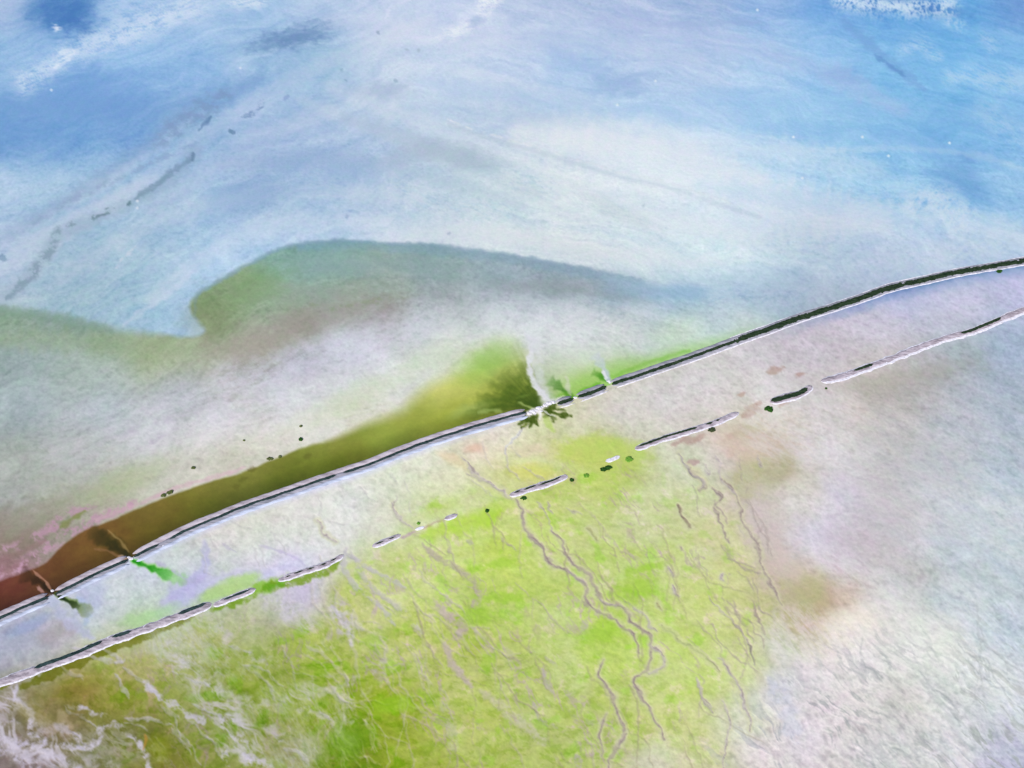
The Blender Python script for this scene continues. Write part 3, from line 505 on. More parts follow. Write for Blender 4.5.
for p, w_, a_, c_ in [
  (S2([(285,195),(320,230),(370,255),(405,285),(422,320),(408,355)]), 2.6, .75, (178,166,160)), (S2([(308,335),(345,375),(385,402),(372,430),(345,450),(360,500),(395,545),(405,562)]), 3.2, .85, (192,176,176)),
  (S2([(345,380),(390,405),(375,435)]), 4.5, .6, (184,168,160)), (S2([(545,355),(560,390),(580,430),(580,455)]), 2.6, .5, (176,176,130)), (S2([(555,460),(575,480)]), 2.5, .6, CHL), (S2([(590,515),(600,545),(617,577)]), 2.6, .7, CHL), (S2([(595,480),(650,520)]), 1.8, .55, CHL),
  (S2([(495,460),(515,482)]), 3, .5, (190,188,158)), (S2([(568,600),(582,640),(628,668)]), 1.8, .55, CHL), (S2([(430,570),(470,600),(520,640),(570,680),(608,720),(628,770)]), 4, .5, (200,190,190)), (S2([(650,610),(680,640),(730,655)]), 2, .4, CHL),
  (S2([(85,205),(82,260),(120,310),(170,350),(212,402)]), 2.2, .75, (190,186,196)), (S2([(90,220),(160,265),(238,305)]), 2, .75, (190,186,196)), (S2([(100,215),(140,290),(200,340),(250,385),(285,425)]), 2.2, .6, (188,184,190)),
  (S2([(335,600),(352,650),(360,700),(355,748)]), 4.5, .55, (192,190,176)), (S2([(50,370),(90,380),(130,410)]), 3.5, .6, (200,196,204)), (S2([(65,415),(90,440)]), 3, .55, CHL), (S2([(180,500),(175,560)]), 3, .4, (196,200,160)),
  (S2([(190,330),(240,370),(270,410)]), 3, .5, (198,196,180)), (S2([(700,390),(690,415)]), 2.2, .5, CHL), (S2([(675,735),(690,768)]), 3, .7, CHL), (S2([(395,185),(410,192)]), 1.6, .5, CHL), (S2([(150,560),(110,600),(40,570)]), 3, .35, (205,205,190)),
  (S2([(365,320),(395,350)]), 1.2, .5, (150,150,100)), (S2([(570,325),(585,350)]), 1.5, .5, (140,160,80)), (S2([(700,330),(705,355)]), 2.6, .6, CH), (S2([(650,260),(700,290)]),2,.4,CHL),
  (S3([(375,545),(410,600),(440,700)]), 7, .45, (196,202,222)), (S3([(385,350),(400,400),(430,470),(400,540)]), 4, .35, (206,206,190))]:
    stroke(p, w_, c_, a_ * .95, w_ * .8, depth=-.12, brk=.12 if a_ < .72 else -.1, seed=int(p[0][1]) % 50)
# the fine drainage network: branching rills that taper into the mud
rv_ = np.random.RandomState(21)
def rill(u0, v0, ang, L_, w_, c_, a_, lvl=0):
    p = [(u0, v0)]; a = ang; n_ = int(L_ / 7)
    for k in range(n_):
        a += rv_.normal(0, 17); a = ang + (a - ang) * .75
        p.append((p[-1][0] + 7 * math.cos(math.radians(a)), p[-1][1] + 7 * math.sin(math.radians(a))))
        if lvl < 2 and rv_.rand() < .16 and k > 1: rill(p[-1][0], p[-1][1], ang + rv_.choice([-1, 1]) * rv_.uniform(18, 38), L_ * rv_.uniform(.3, .55), w_ * .75, c_, a_ * .85, lvl + 1)
    stroke(p, w_ * .9, c_, a_ * .8, 1.0, brk=-.1, depth=-.12, seed=int(rv_.randint(40)), wob=1.6)
for k in range(46):
    u0 = rv_.uniform(400, 730); v0 = rv_.uniform(485, 740); rill(u0, v0, rv_.uniform(50, 74), rv_.uniform(40, 110), rv_.uniform(.4, .9), (168,160,134) if rv_.rand() < .6 else (184,176,160), rv_.uniform(.45, .8))
for k in range(26):
    u0 = rv_.uniform(300, 420); v0 = rv_.uniform(555, 740); rill(u0, v0, rv_.uniform(40, 66), rv_.uniform(40, 110), rv_.uniform(.7, 1.5), (194,188,176), rv_.uniform(.4, .7))
for k in range(24):
    u0 = rv_.uniform(40, 300); v0 = rv_.uniform(640, 750); rill(u0, v0, rv_.uniform(15, 55), rv_.uniform(20, 60), rv_.uniform(.8, 2.0), (196,190,212), rv_.uniform(.4, .75))
for k in range(16):
    u0 = rv_.uniform(690, 760); v0 = rv_.uniform(450, 660); rill(u0, v0, rv_.uniform(55, 78), rv_.uniform(30, 80), rv_.uniform(.5, .9), (168,156,152), rv_.uniform(.5, .75))
for k in range(14):
    u0 = rv_.uniform(190, 520); v0 = 560 - (u0 - 190) * .33 + rv_.uniform(-25, 15); rill(u0, v0, rv_.uniform(30, 75), rv_.uniform(15, 40), rv_.uniform(.5, .8), (190,186,190), rv_.uniform(.35, .6))
for k in range(26):
    u0 = rv_.uniform(820, 1000); v0 = rv_.uniform(600, 740); rill(u0, v0, rv_.uniform(44, 62), rv_.uniform(30, 80), rv_.uniform(.6, 1.3), (168,174,176), rv_.uniform(.25, .5))
# pale salt tongues, bottom left
S1 = lambda p: Z(0,468,2.56,p)
for p, w_, a_ in [(S1([(35,548),(42,590),(75,620),(85,650),(78,680),(130,705),(215,715),(250,690),(270,662),(300,662),(340,688),(368,722),(385,772)]), 2.9, .9), (S1([(190,605),(235,628),(280,640),(305,655)]), 2.2, .85),
  (S1([(375,550),(400,580),(440,605),(480,630),(520,650)]), 2.6, .8), (S1([(-40,670),(40,705),(110,722),(170,755),(215,790)]), 4, .75), (S1([(-20,720),(60,750),(110,790)]), 5, .7), (S1([(55,715),(110,700)]), 3, .6), (S1([(150,660),(200,690)]), 3.6, .55),
  (S1([(30,650),(60,655),(80,645)]), 1.4, .7), (S1([(575,640),(605,690),(650,745)]), 5, .7), (S1([(580,720),(580,770)]), 4, .7), (S1([(440,460),(480,500)]), 6, .5), (S1([(620,740),(690,768)]), 4, .7), (S1([(540,560),(600,590),(680,600)]), 5, .45),
  (S1([(640,480),(700,500)]), 5, .5), (S1([(700,340),(760,330),(740,370)]), 9, .55), (S1([(545,400),(580,430)]), 6, .4), (S1([(850,360),(890,410),(900,450)]), 3, .6), (S1([(230,750),(300,765)]), 5, .4), (S1([(400,720),(470,768)]), 6, .4), (S1([(680,660),(740,700)]), 4, .5), (S1([(740,590),(850,570),(980,500)]), 3, .35), (S1([(770,620),(860,640),(930,650)]), 3.5, .5)]:
    stroke(p, w_, (204,198,222), a_ * .95, w_ * .7, depth=.1, brk=.24 if a_ < .72 else .02, taper=False, wob=1.8)
froth([(0,700),(30,730),(60,760)], 22, .45, -30, (200,194,214), thr=.15); froth([(180,640),(240,700),(290,760)], 34, .35, -50, (204,206,226), thr=.35); froth([(280,700),(330,740)], 30, .35, -60, (206,204,190), thr=.35)
FLW = 1 - np.abs(aniso(XV, YV, math.radians(-28), 70, 20, 5, 140, .62)) * 2.6
FLW2 = 1 - np.abs(aniso(XV, YV, math.radians(-48), 60, 22, 5, 144, .62)) * 2.6
mo_l = np.maximum(sstep(.45, .92, FLW + .15 * FG), .8 * sstep(.55, .95, FLW2 + .15 * FG)); mo_l = np.maximum(mo_l, .45 * sstep(.1, .4, PT + .3 * FG))
for (a_, b_, r1, r2, k_) in [(20,735,60,34,.7),(90,735,60,30,.6),(150,745,40,26,.5),(60,705,40,18,.35),(350,745,22,18,.5)]:
    d_ = np.hypot((WU - a_) / r1, (WV - b_) / r2); mixc(sstep(1.3, .2, d_) * sstep(.2, -.2, PT) * k_ * .55 * below * (np.arange(N) < NU * NV), (98,94,48))
for (a_, b_, r1, r2, an_, k_) in [(215,700,40,18,40,.55),(240,735,45,22,40,.75),(190,672,45,10,30,.5),(300,620,24,10,20,.55),(30,745,60,22,20,.85),(310,690,40,12,-25,.5),(330,640,30,8,-30,.3),(120,745,50,18,10,.4),(340,615,14,22,-30,.5),(345,720,12,40,-10,.4),(170,640,50,8,-20,.3),(10,705,20,12,0,.7)]:
    c_, s_ = math.cos(math.radians(an_)), math.sin(math.radians(an_)); d_ = np.hypot(((WU - a_) * c_ + (WV - b_) * s_) / r1, (-(WU - a_) * s_ + (WV - b_) * c_) / r2)
    mixc(sstep(1.25, .4, d_) * mo_l * k_ * below * (np.arange(N) < NU * NV), (206,200,216))
stroke([(60,712),(66,722),(72,727)], 4, (196,178,150), .5, 3); stroke([(145,734),(146,742),(143,750)], 1.2, (196,140,60), .6, 1); blob(160,748,12,12,60,(128,140,20),.6,.5,.5); blob(346,745,20,16,-30,(106,160,14),.6,.7,.9)
blob(38,716,22,8,20,(150,140,70),.4); 
for a_, b_, r1, r2 in [(478,619,12,9),(495,566,26,5),(500,598,18,5),(604,632,18,11),(640,590,18,9),(390,707,20,9),(482,722,7,3),(437,505,9,4),(650,570,16,4)]:
    blob(a_, b_, r1, r2, -8, (152,202,50), .5, .6, 1.3)
# wedge of feathered green water pouring through the main breach
for p, w_, a_ in [([(532,413),(527,420),(522,428)], 2.6, 1), ([(533,413),(531,420),(529,427)], 2.4, 1), ([(534,413),(536,419),(539,425)], 2.0, .95), ([(531,414),(524,418),(519,424)], 1.6, .85), ([(545,408),(553,412),(561,415),(571,417)], 1.7, 1), ([(542,410),(549,414),(557,419)], 1.4, .95), ([(547,407),(557,409),(566,411)], 1.3, .9), ([(544,411),(551,417),(555,422)], 1.0, .8), ([(541,411),(546,414),(551,416)], 2.4, .7), ([(529,416),(521,422)],3,.8)]:
    stroke(p, w_, (62,84,12), a_, 1.6, brk=-.2, warp=1.8, depth=-.1)
stroke([(545,418),(551,426),(555,430)], 2.4, (178,206,104), .7, 2); stroke([(556,418),(562,424)], 1.6, (200,205,160), .5, 2); stroke([(526,424),(523,427)],2,(150,160,90),.6,1.5)
for p in [[(536,410),(541,415)],[(540,408),(546,413),(556,417)],[(539,411),(541,419)]]: stroke(p, .8, (240,240,242), .8, .7)
stroke([(528,415),(536,410),(544,406),(554,402),(563,399)], 2.4, (232,226,238), .8, 1.8, taper=False, brk=.15)
col = np.clip(col, 0.02, 0.99)

def s2l(c): return np.where(c <= 0.04045, c / 12.92, ((c + 0.055) / 1.055) ** 2.4)
alb = np.clip(s2l(col) / KRESP, 0.003, 0.86)
far = np.arange(N) >= NU * NV
z = np.where(far, 0, z)
z += np.where(far, 0, 0.0)

# ------------------------------------------------------------------ materials
def nodes(name):
    m = bpy.data.materials.new(name); m.use_nodes = True; t = m.node_tree
    return m, t, t.nodes['Principled BSDF'], lambda k: t.nodes.new(k), t.links.new
def ground_material():
    m, t, b, n, L = nodes('salt_lake_ground')
    at = n('ShaderNodeAttribute'); at.attribute_name = 'pigment_and_sky'
    aw = n('ShaderNodeAttribute'); aw.attribute_name = 'wetness'
    tc = n('ShaderNodeTexCoord')
    f1 = n('ShaderNodeTexNoise'); f1.inputs['Scale'].default_value = .42; f1.inputs['Detail'].default_value = 6; f1.inputs['Roughness'].default_value = .7
    f2 = n('ShaderNodeTexVoronoi'); f2.inputs['Scale'].default_value = .28
    L(tc.outputs['Object'], f1.inputs['Vector']); L(tc.outputs['Object'], f2.inputs['Vector'])
    r = n('ShaderNodeMapRange'); r.inputs[1].default_value = .3; r.inputs[2].default_value = .7; r.inputs[3].default_value = .94; r.inputs[4].default_value = 1.06
    L(f1.outputs['Fac'], r.inputs[0])
    mx = n('ShaderNodeVectorMath'); mx.operation = 'SCALE'; L(at.outputs['Color'], mx.inputs[0]); L(r.outputs[0], mx.inputs['Scale'])
    L(mx.outputs[0], b.inputs['Base Color'])
    rr = n('ShaderNodeMapRange'); rr.inputs[3].default_value = .85; rr.inputs[4].default_value = .22; L(aw.outputs['Fac'], rr.inputs[0]); L(rr.outputs[0], b.inputs['Roughness'])
    sp = n('ShaderNodeMapRange'); sp.inputs[3].default_value = .12; sp.inputs[4].default_value = .4; L(aw.outputs['Fac'], sp.inputs[0]); L(sp.outputs[0], b.inputs['Specular IOR Level'])
    bp = n('ShaderNodeBump'); bp.inputs['Strength'].default_value = .08; bp.inputs['Distance'].default_value = .5
    ad = n('ShaderNodeMath'); ad.operation = 'ADD'; L(f1.outputs['Fac'], ad.inputs[0]); 
    ml = n('ShaderNodeMath'); ml.operation = 'MULTIPLY'; ml.inputs[1].default_value = .25; L(f2.outputs['Distance'], ml.inputs[0]); L(ml.outputs[0], ad.inputs[1])
    L(ad.outputs[0], bp.inputs['Height']); L(bp.outputs[0], b.inputs['Normal'])
    return m
GM = ground_material()
def mat2(name, c1, c2, scale, rough=.9, bump=.5, lo=.4, hi=.6, stretch=None, c3=None):
    m, t, b, n, L = nodes(name)
    tc = n('ShaderNodeTexCoord'); mp = n('ShaderNodeMapping'); L(tc.outputs['Object'], mp.inputs[0])
    if stretch: mp.inputs['Rotation'].default_value[2] = stretch[0]; mp.inputs['Scale'].default_value = (stretch[1], stretch[2], 1)
    f = n('ShaderNodeTexNoise'); f.inputs['Scale'].default_value = scale; f.inputs['Detail'].default_value = 6; f.inputs['Roughness'].default_value = .68
    L(mp.outputs[0], f.inputs['Vector'])
    cr = n('ShaderNodeValToRGB'); e = cr.color_ramp.elements
    e[0].position = lo; e[0].color = (*c1, 1); e[1].position = hi; e[1].color = (*c2, 1)
    if c3: x = e.new((lo + hi) / 2); x.color = (*c3, 1)
    L(f.outputs['Fac'], cr.inputs[0]); L(cr.outputs[0], b.inputs['Base Color'])
    b.inputs['Roughness'].default_value = rough; b.inputs['Specular IOR Level'].default_value = .15
    bp = n('ShaderNodeBump'); bp.inputs['Strength'].default_value = bump; bp.inputs['Distance'].default_value = .4; L(f.outputs['Fac'], bp.inputs['Height']); L(bp.outputs[0], b.inputs['Normal'])
    return m
SA = math.radians(-24)
M_BANK = mat2('pale_pink_crusted_bank', (.30,.25,.28), (.60,.53,.58), .35, stretch=(SA, .25, 1), lo=.35, hi=.6)
M_GREY = mat2('grey_mud_bank', (.16,.17,.20), (.42,.40,.46), .5, stretch=(SA, .15, 1.5), lo=.35, hi=.62)
M_LILAC = mat2('lilac_salt_slope', (.36,.39,.50), (.62,.66,.80), .3, stretch=(SA, .2, 1), lo=.35, hi=.6)
M_RIM = mat2('white_salt_rim', (.50,.47,.52), (.80,.77,.84), .5, lo=.35, hi=.55)
M_VEGT = mat2('dark_teal_reeds', (.008,.022,.022), (.05,.085,.085), .6, stretch=(SA, .3, 1.2), lo=.38, hi=.7)
M_VEGG = mat2('dark_green_scrub', (.006,.018,.008), (.045,.075,.035), .7, stretch=(SA, .4, 1.2), lo=.38, hi=.72)
M_ISL = mat2('purple_grey_islet_mud', (.20,.165,.19), (.56,.49,.54), .45, stretch=(SA, .35, 1), lo=.35, hi=.62)
M_BUSH = mat2('green_shrub', (.008,.035,.006), (.03,.11,.012), .8); M_BUSHL = mat2('light_green_shrub', (.08,.22,.02), (.18,.36,.05), .8); M_BUSHD = mat2('black_green_shrub', (.02,.03,.014), (.07,.09,.04), .8); M_BUSHO = mat2('olive_shrub', (.05,.07,.02), (.13,.16,.05), .8)
M_ROCK = mat2('salt_crusted_rubble', (.5,.47,.52), (.82,.80,.84), .8)

# ------------------------------------------------------------------ mesh helpers
def mesh(name, verts, faces, mat, parent=None, smooth=True):
    me = bpy.data.meshes.new(name); verts = np.asarray(verts, np.float64)
    me.vertices.add(len(verts)); me.vertices.foreach_set('co', verts.astype(np.float32).ravel())
    if isinstance(faces, np.ndarray):
        me.loops.add(faces.size); me.loops.foreach_set('vertex_index', faces.astype(np.int32).ravel())
        me.polygons.add(len(faces)); me.polygons.foreach_set('loop_start', np.arange(0, faces.size, faces.shape[1], dtype=np.int32))
    else:
        me.clear_geometry(); me.from_pydata([tuple(v) for v in verts], [], faces)
    me.update(calc_edges=True); me.validate()
    me.polygons.foreach_set('use_smooth', np.full(len(me.polygons), smooth))
    me.materials.append(mat)
    o = bpy.data.objects.new(name, me); COL.objects.link(o)
    if parent: o.parent = parent; o.location = -parent.location
    return o
def thing(name, label, cat, loc, group=None):
    o = bpy.data.objects.new(name, None); COL.objects.link(o); o.location = loc; o.empty_display_size = 3
    o['label'] = label; o['category'] = cat
    if group: o['group'] = group
    return o

# ------------------------------------------------------------------ setting sheets
fu = U[quads].mean(1); fv = V[quads].mean(1)
q_em = em[quads].mean(1) > .5; q_lm = (lm[quads].mean(1) > .5); q_b = below[quads].mean(1) > .5
wu_, wv_ = WU[quads].mean(1), WV[quads].mean(1)
RUIN = [(-300,800),(0,685),(120,642),(215,605),(300,570),(400,540),(510,492),(640,449),(740,412),(820,383),(900,352),(1024,310),(1300,230)]
rv = np.interp(fu, [p[0] for p in RUIN], [p[1] for p in RUIN])
reg = np.where(~q_b, np.where(q_lm, 2, np.where(q_em, 1, 0)), np.where(fv < rv, 3, np.where(wu_ + (wv_ - 500) * -.12 < 745, 4, 5)))
for k, nm in enumerate(['lake_water', 'flooded_shore', 'lagoon_water', 'mud_flat', 'algae_flat', 'salt_flat']):
    fq = quads[reg == k]; used, inv = np.unique(fq, return_inverse=True); fq = inv.reshape(-1, 4)
    o = mesh(nm, np.stack([X[used], Y[used], z[used]], -1), fq, GM); o['kind'] = 'structure'
    ca = o.data.attributes.new('pigment_and_sky', 'FLOAT_COLOR', 'POINT')  # surface colour; on the lake it includes the painted sky reflection
    ca.data.foreach_set('color', np.concatenate([alb[used], np.ones((len(used), 1))], 1).astype(np.float32).ravel())
    wa = o.data.attributes.new('wetness', 'FLOAT', 'POINT'); wa.data.foreach_set('value', wet[used].astype(np.float32))

# ------------------------------------------------------------------ levees
def world_path(pts, step=2.5, sm=True):
    p = smooth_line(pts, 4) if sm and len(pts) > 2 else pts
    x, y = gx([a for a, b in p], [b for a, b in p]); P = np.stack([x, y], -1)
    d = np.concatenate([[0], np.cumsum(np.hypot(*np.diff(P, axis=0).T))]); n = max(4, int(d[-1] / step))
    s = np.linspace(0, d[-1], n)
    Q = np.stack([np.interp(s, d, P[:, 0]), np.interp(s, d, P[:, 1])], -1)
    T = np.gradient(Q, axis=0); T /= np.hypot(T[:, 0], T[:, 1])[:, None]
    Nn = np.stack([-T[:, 1], T[:, 0]], -1)                # left of travel = north when running east
    return Q, Nn, s
def sweep(name, Q, Nn, s, prof, mat, parent, jit=.25, zj=.12, seed=0, endtaper=6.0, scalef=None):
    """prof: list of (offset to the north in m, height); closed strip from first to last"""
    n, k = len(Q), len(prof); vs = np.zeros((n, k, 3)); L = s[-1]
    tp = np.clip(np.minimum(s, L - s) / endtaper, 0.0, 1) ** .5
    mid = sum(p[0] for p in prof) / k
    for j, (o, h) in enumerate(prof):
        off = mid + (o - mid) * (0.12 + .88 * tp)
        off = off + jit * 1.7 * fbm(s / 8.0, np.full(n, j * 1.7 + seed), 4, seed, .6) + .35 * fbm(s / 45.0, np.full(n, 4.4), 2, 31)
        x = Q[:, 0] + Nn[:, 0] * off; y = Q[:, 1] + Nn[:, 1] * off
        off = off; hh = h * (0.15 + .85 * tp) * (1 + .35 * fbm(s / 14.0, np.full(n, seed * .7), 3, seed + 9)) + (zj * fbm(s / 3.0, np.full(n, j * 2.3 + seed), 2, seed + 4) if 0 < j < k - 1 else 0)
        if j in (0, k - 1): hh = np.full(n, -.6)
        vs[:, j, 0] = x; vs[:, j, 1] = y; vs[:, j, 2] = hh
    id_ = np.arange(n * k).reshape(n, k)
    f = np.stack([id_[:-1, :-1], id_[:-1, 1:], id_[1:, 1:], id_[1:, :-1]], -1).reshape(-1, 4)[:, ::-1]
    f2 = list(map(tuple, f.tolist())) + [tuple(id_[0, :].tolist()), tuple(id_[-1, ::-1].tolist())]
    return mesh(name, vs.reshape(-1, 3), f2, mat, parent)
def scrub(name, Q, Nn, s, off0, off1, hgt, mat, parent, gaps=0.0, seed=0, dens=.75, base=.75):
    """a band of low dense bushes: lumpy canopy with a ragged edge, one mesh per unbroken run"""
    L = s[-1]; st = .7; n = max(4, int(L / st)); t = np.linspace(0, L, n)
    qx = np.interp(t, s, Q[:, 0]); qy = np.interp(t, s, Q[:, 1]); nx = np.interp(t, s, Nn[:, 0]); ny = np.interp(t, s, Nn[:, 1])
    wf = 1 + .34 * fbm(t / 7, np.full(n, 5.5), 4, seed + 2, .7)
    if gaps: wf = wf - sstep(gaps * 1.3 - .5, gaps * 1.3 - .75, perlin(t / 12.0, np.full(n, seed * 1.1), seed)) * 2
    wf = np.minimum(wf, np.clip(np.minimum(t, L - t) / 3.0, .1, 1) * 1.4)
    ok = wf > .08; runs = []; a = None
    for i in range(n + 1):
        o_ = i < n and ok[i]
        if o_ and a is None: a = i
        if not o_ and a is not None:
            if i - a > 4: runs.append((a, i))
            a = None
    k = max(5, int(abs(off0 - off1) / .6)); k += 2
    for a, b in runs:
        j = np.linspace(-1, 1, k); m = b - a; T, J = np.meshgrid(t[a:b], j, indexing='ij')
        mid = (off0 + off1) / 2 + .35 * perlin(t[a:b] / 9, np.full(m, 1.5), seed + 7)
        hw = abs(off0 - off1) / 2 * wf[a:b]
        edge = 1 + .22 * perlin(T / 1.6, J * 3 + 9, seed + 9)
        off = mid[:, None] + J * hw[:, None] * edge
        hh = base + hgt * np.sqrt(np.clip(1 - J ** 2, 0, 1)) * (.75 + .55 * perlin(T / 1.7, off / 1.5 + 3, seed + 11) + .3 * perlin(T / .8, off / .8, seed + 12)) * np.clip(hw * 1.2, .2, 1)[:, None]
        hh[:, 0] = -.1; hh[:, -1] = -.1
        vs = np.stack([qx[a:b, None] + nx[a:b, None] * off, qy[a:b, None] + ny[a:b, None] * off, hh], -1).reshape(-1, 3)
        id_ = np.arange(m * k).reshape(m, k)
        f = np.stack([id_[:-1, :-1], id_[:-1, 1:], id_[1:, 1:], id_[1:, :-1]], -1).reshape(-1, 4)
        mesh(name, vs, f, mat, parent, smooth=False)

x0, y0 = gx([-160, 1185], [692, 229])
MAINX = [(-160,692)] + MAIN + [(1185,229)]
def cut(pts, ua, ub):
    P = smooth_line(pts, 8); v = lambda u: float(np.interp(u, [p[0] for p in P], [p[1] for p in P]))
    return [(ua, v(ua))] + [p for p in P if ua + .5 < p[0] < ub - .5] + [(ub, v(ub))]
SEG = [(-158,48.5,'left','piece of dike from the left photo edge to the narrow breach by dark red brine'),
       (56,128,'left','short straight piece of dike between the two narrow breaches beside the brown lagoon'),
       (134,526,'left','long bending piece of dike from the bright green jet to the wide rubble breach'),
       (557,573,'right','tiny piece of dike directly right of the wide rubble breach'),
       (577.5,606,'right','short dark piece of dike between the two small green jets above the islets'),
       (611.5,1183,'right','longest piece of dike with dark scrub crest running out to the right photo edge')]
for i, (ua, ub, kind, lab) in enumerate(SEG):
    Q, Nn, s = world_path(cut(MAINX, ua, ub), 2.5, False)
    mid = Q[len(Q) // 2]
    th = thing('dike', lab, 'dike', (mid[0], mid[1], 0), 'pieces of the long main dike')
    if kind == 'left':
        sweep('salt_crest', Q, Nn, s, [(5.6,-.6),(4.8,.3),(3.8,.7),(2.2,.8),(.9,.7),(.2,-.6)], M_BANK, th, .3, .15, i)
        sweep('mud_slope', Q, Nn, s, [(1.3,-.6),(.7,.55),(-.6,.62),(-2.2,.5),(-3.4,.25),(-3.9,-.6)], M_GREY, th, .35, .12, i + 10)
        sweep('salt_slope', Q, Nn, s, [(-2.6,-.6),(-3.2,.34),(-4.5,.36),(-5.6,.15),(-6.4,-.6)], M_LILAC, th, .45, .08, i + 20)
        if ua == 134:
            for fa, fb in ((0.0, .064), (.078, .50), (.505, 1.0)):
                mm = (s >= fa * s[-1]) & (s <= fb * s[-1]); scrub('reed_strip', Q[mm], Nn[mm], s[mm] - s[mm][0], 1.2, -1.5, .3, M_VEGT, th, 0, i + 3 + int(fa * 9))
        else: scrub('reed_strip', Q, Nn, s, 1.1, -1.6, .3, M_VEGT, th, 0, i + 3)
    else:
        # the crest widens and its scrub fills the whole top towards the right
        sweep('salt_crest', Q, Nn, s, [(5.0,-.6),(4.4,.3),(3.4,.7),(2.2,.85),(.6,.8),(.2,-.6)], M_GREY, th, .3, .15, i)
        sweep('mud_slope', Q, Nn, s, [(.9,-.6),(.4,.7),(-1.0,.7),(-2.4,.55),(-3.6,.3),(-4.2,-.6)], M_GREY, th, .35, .12, i + 10)
        sweep('salt_rim', Q, Nn, s, [(-3.5,-.6),(-4.1,.3),(-4.9,.3),(-5.3,-.6)], M_RIM, th, .4, .06, i + 20)
        if i == 5:
            a = s < 115; b_ = s >= 110
            scrub('scrub_strip', Q[a], Nn[a], s[a], 1.4, -2.2, .4, M_VEGG, th, 0, i + 3, .8)
            sb = s[b_] - s[b_][0]
            scrub('scrub_strip', Q[b_], Nn[b_], sb, 2.9, -2.9, .5, M_VEGG, th, 0, i + 5, .8)
            sweep('north_salt_rim', Q[b_], Nn[b_], sb, [(5.6,-.6),(5.1,.2),(4.5,.22),(4.1,-.6)], M_RIM, th, .3, .05, 77)
        else:
            scrub('scrub_strip', Q, Nn, s, 1.6, -2.2, .5, M_VEGG, th, .0, i + 3, .85)

# ------------------------------------------------------------------ the ruined southern levee: islets
def islet(name, lab, pts, wid0, vegs, cat='islet', north=.5, group='islets left of the ruined second dike', rimw=.9, bump=.26, fat=.5, vegm=None, gaps=.1, vegw=1.5):
    """pts: centre line; wid: half width in m; vegs: (start, end) along it"""
    wid = wid0 * .67; Q, Nn, s = world_path(pts, 1.2); L = s[-1]; n = len(Q); mid = Q[n // 2]
    th = thing(name, lab, cat, (mid[0], mid[1], 0), group)
    f = s / L
    prof = np.clip(np.minimum(s, L - s) / (wid * 2.2), 0, 1); prof = np.sqrt(1 - (1 - prof) ** 2) * (1 + .30 * fbm(s / 9, np.full(n, 2.2), 3, int(pts[0][0]) % 40))
    prof = np.maximum(prof, .02)
    def shell(nm, w_out, heights, mat, jz=.05, shift=0):
        k = len(heights); vs = np.zeros((n, k, 3))
        for j, (o, h) in enumerate(heights):
            off = o * w_out * prof + shift + .30 * fbm(s / 5, np.full(n, j * 3.1), 3, j, .65)
            vs[:, j, 0] = Q[:, 0] + Nn[:, 0] * off; vs[:, j, 1] = Q[:, 1] + Nn[:, 1] * off
            vs[:, j, 2] = h * (np.minimum(prof * 1.5, 1) if h > 0 else 1) + (jz * fbm(s / 2.5, np.full(n, j * 1.9), 2, j) if 0 < j < k - 1 else 0)
        id_ = np.arange(n * k).reshape(n, k)
        fc = np.stack([id_[:-1, :-1], id_[:-1, 1:], id_[1:, 1:], id_[1:, :-1]], -1).reshape(-1, 4)[:, ::-1]
        return mesh(nm, vs.reshape(-1, 3), list(map(tuple, fc.tolist())) + [tuple(id_[0].tolist()), tuple(id_[-1, ::-1].tolist())], mat, th)
    shell('salt_rim', wid, [(1.06,-.4),(1.0,.08),(.8,.2),(.3,.2),(-.3,.2),(-.8,.16),(-1.0,.08),(-1.06,-.4)], M_RIM)
    if wid > 1.9:
        iw = max(wid - rimw * .75, .6)
        shell('mud_top', iw, [(1.0,-.2),(.94,.26),(.5,bump),(0,bump+.05),(-.5,bump-.02),(-.94,.24),(-1.0,-.2)], M_ISL, .12, shift=rimw * .3)
    for a, b_ in vegs:
        m = (f >= a) & (f <= b_)
        if m.sum() < 3: continue
        o = wid * north; sv = s[m] - s[m][0]
        scrub('scrub_strip', Q[m], Nn[m], sv, o + vegw * .62, o - vegw * .62, .4, vegm or M_VEGG, th, gaps, int(a * 50) + int(pts[0][0]) % 30, 1.6, base=.42)
    return th
GI = 'remnants of the ruined second dike'
islet('islet', 'longest left remnant of the second dike, pale lilac bank meeting the left photo edge', [(-158,748),(-60,706),(0,683),(40,669),(80,654),(110,641),(140,631),(175,618),(212,604)], 5.2,
      [(.415,.43),(.455,.47),(.495,.69),(.712,.77),(.87,.885),(.90,.985)], north=.55, group=GI, vegm=M_VEGT, gaps=.0, vegw=2.4)
islet('islet', 'pencil shaped remnant with one dark scrub bar beside the bright green fringe', [(213,606),(232,598),(256,589)], 3.6, [(.22,.88)], group=GI, gaps=0, vegw=1.4, vegm=M_VEGT, north=.35)
islet('islet', 'long pale remnant with a dashed dark scrub line above the lavender channel fan', [(278,581),(300,573),(325,565),(344,555)], 3.8, [(.1,.2),(.24,.38),(.42,.56),(.6,.74),(.78,.9)], group=GI, gaps=0, vegw=1.2, north=.3)
islet('islet', 'small oval remnant with two dark scrub dashes left of two tiny salt mounds', [(372,547),(386,541),(401,535)], 3.4, [(.12,.48),(.55,.86)], group=GI, gaps=0, vegw=1.0, north=.2)
islet('salt_mound', 'tiny bare salt mound between the oval remnant and the ring shaped mound', [(415,530),(425,526.5)], 1.7, [], 'salt mound', group='small salt mounds along the second dike')
islet('salt_mound', 'small ring shaped salt mound with a grey centre on bright algae', [(444.5,519.5),(457.5,514.5)], 3.2, [(.35,.62)], 'salt mound', group='small salt mounds along the second dike', vegw=.5, north=.1, gaps=0)
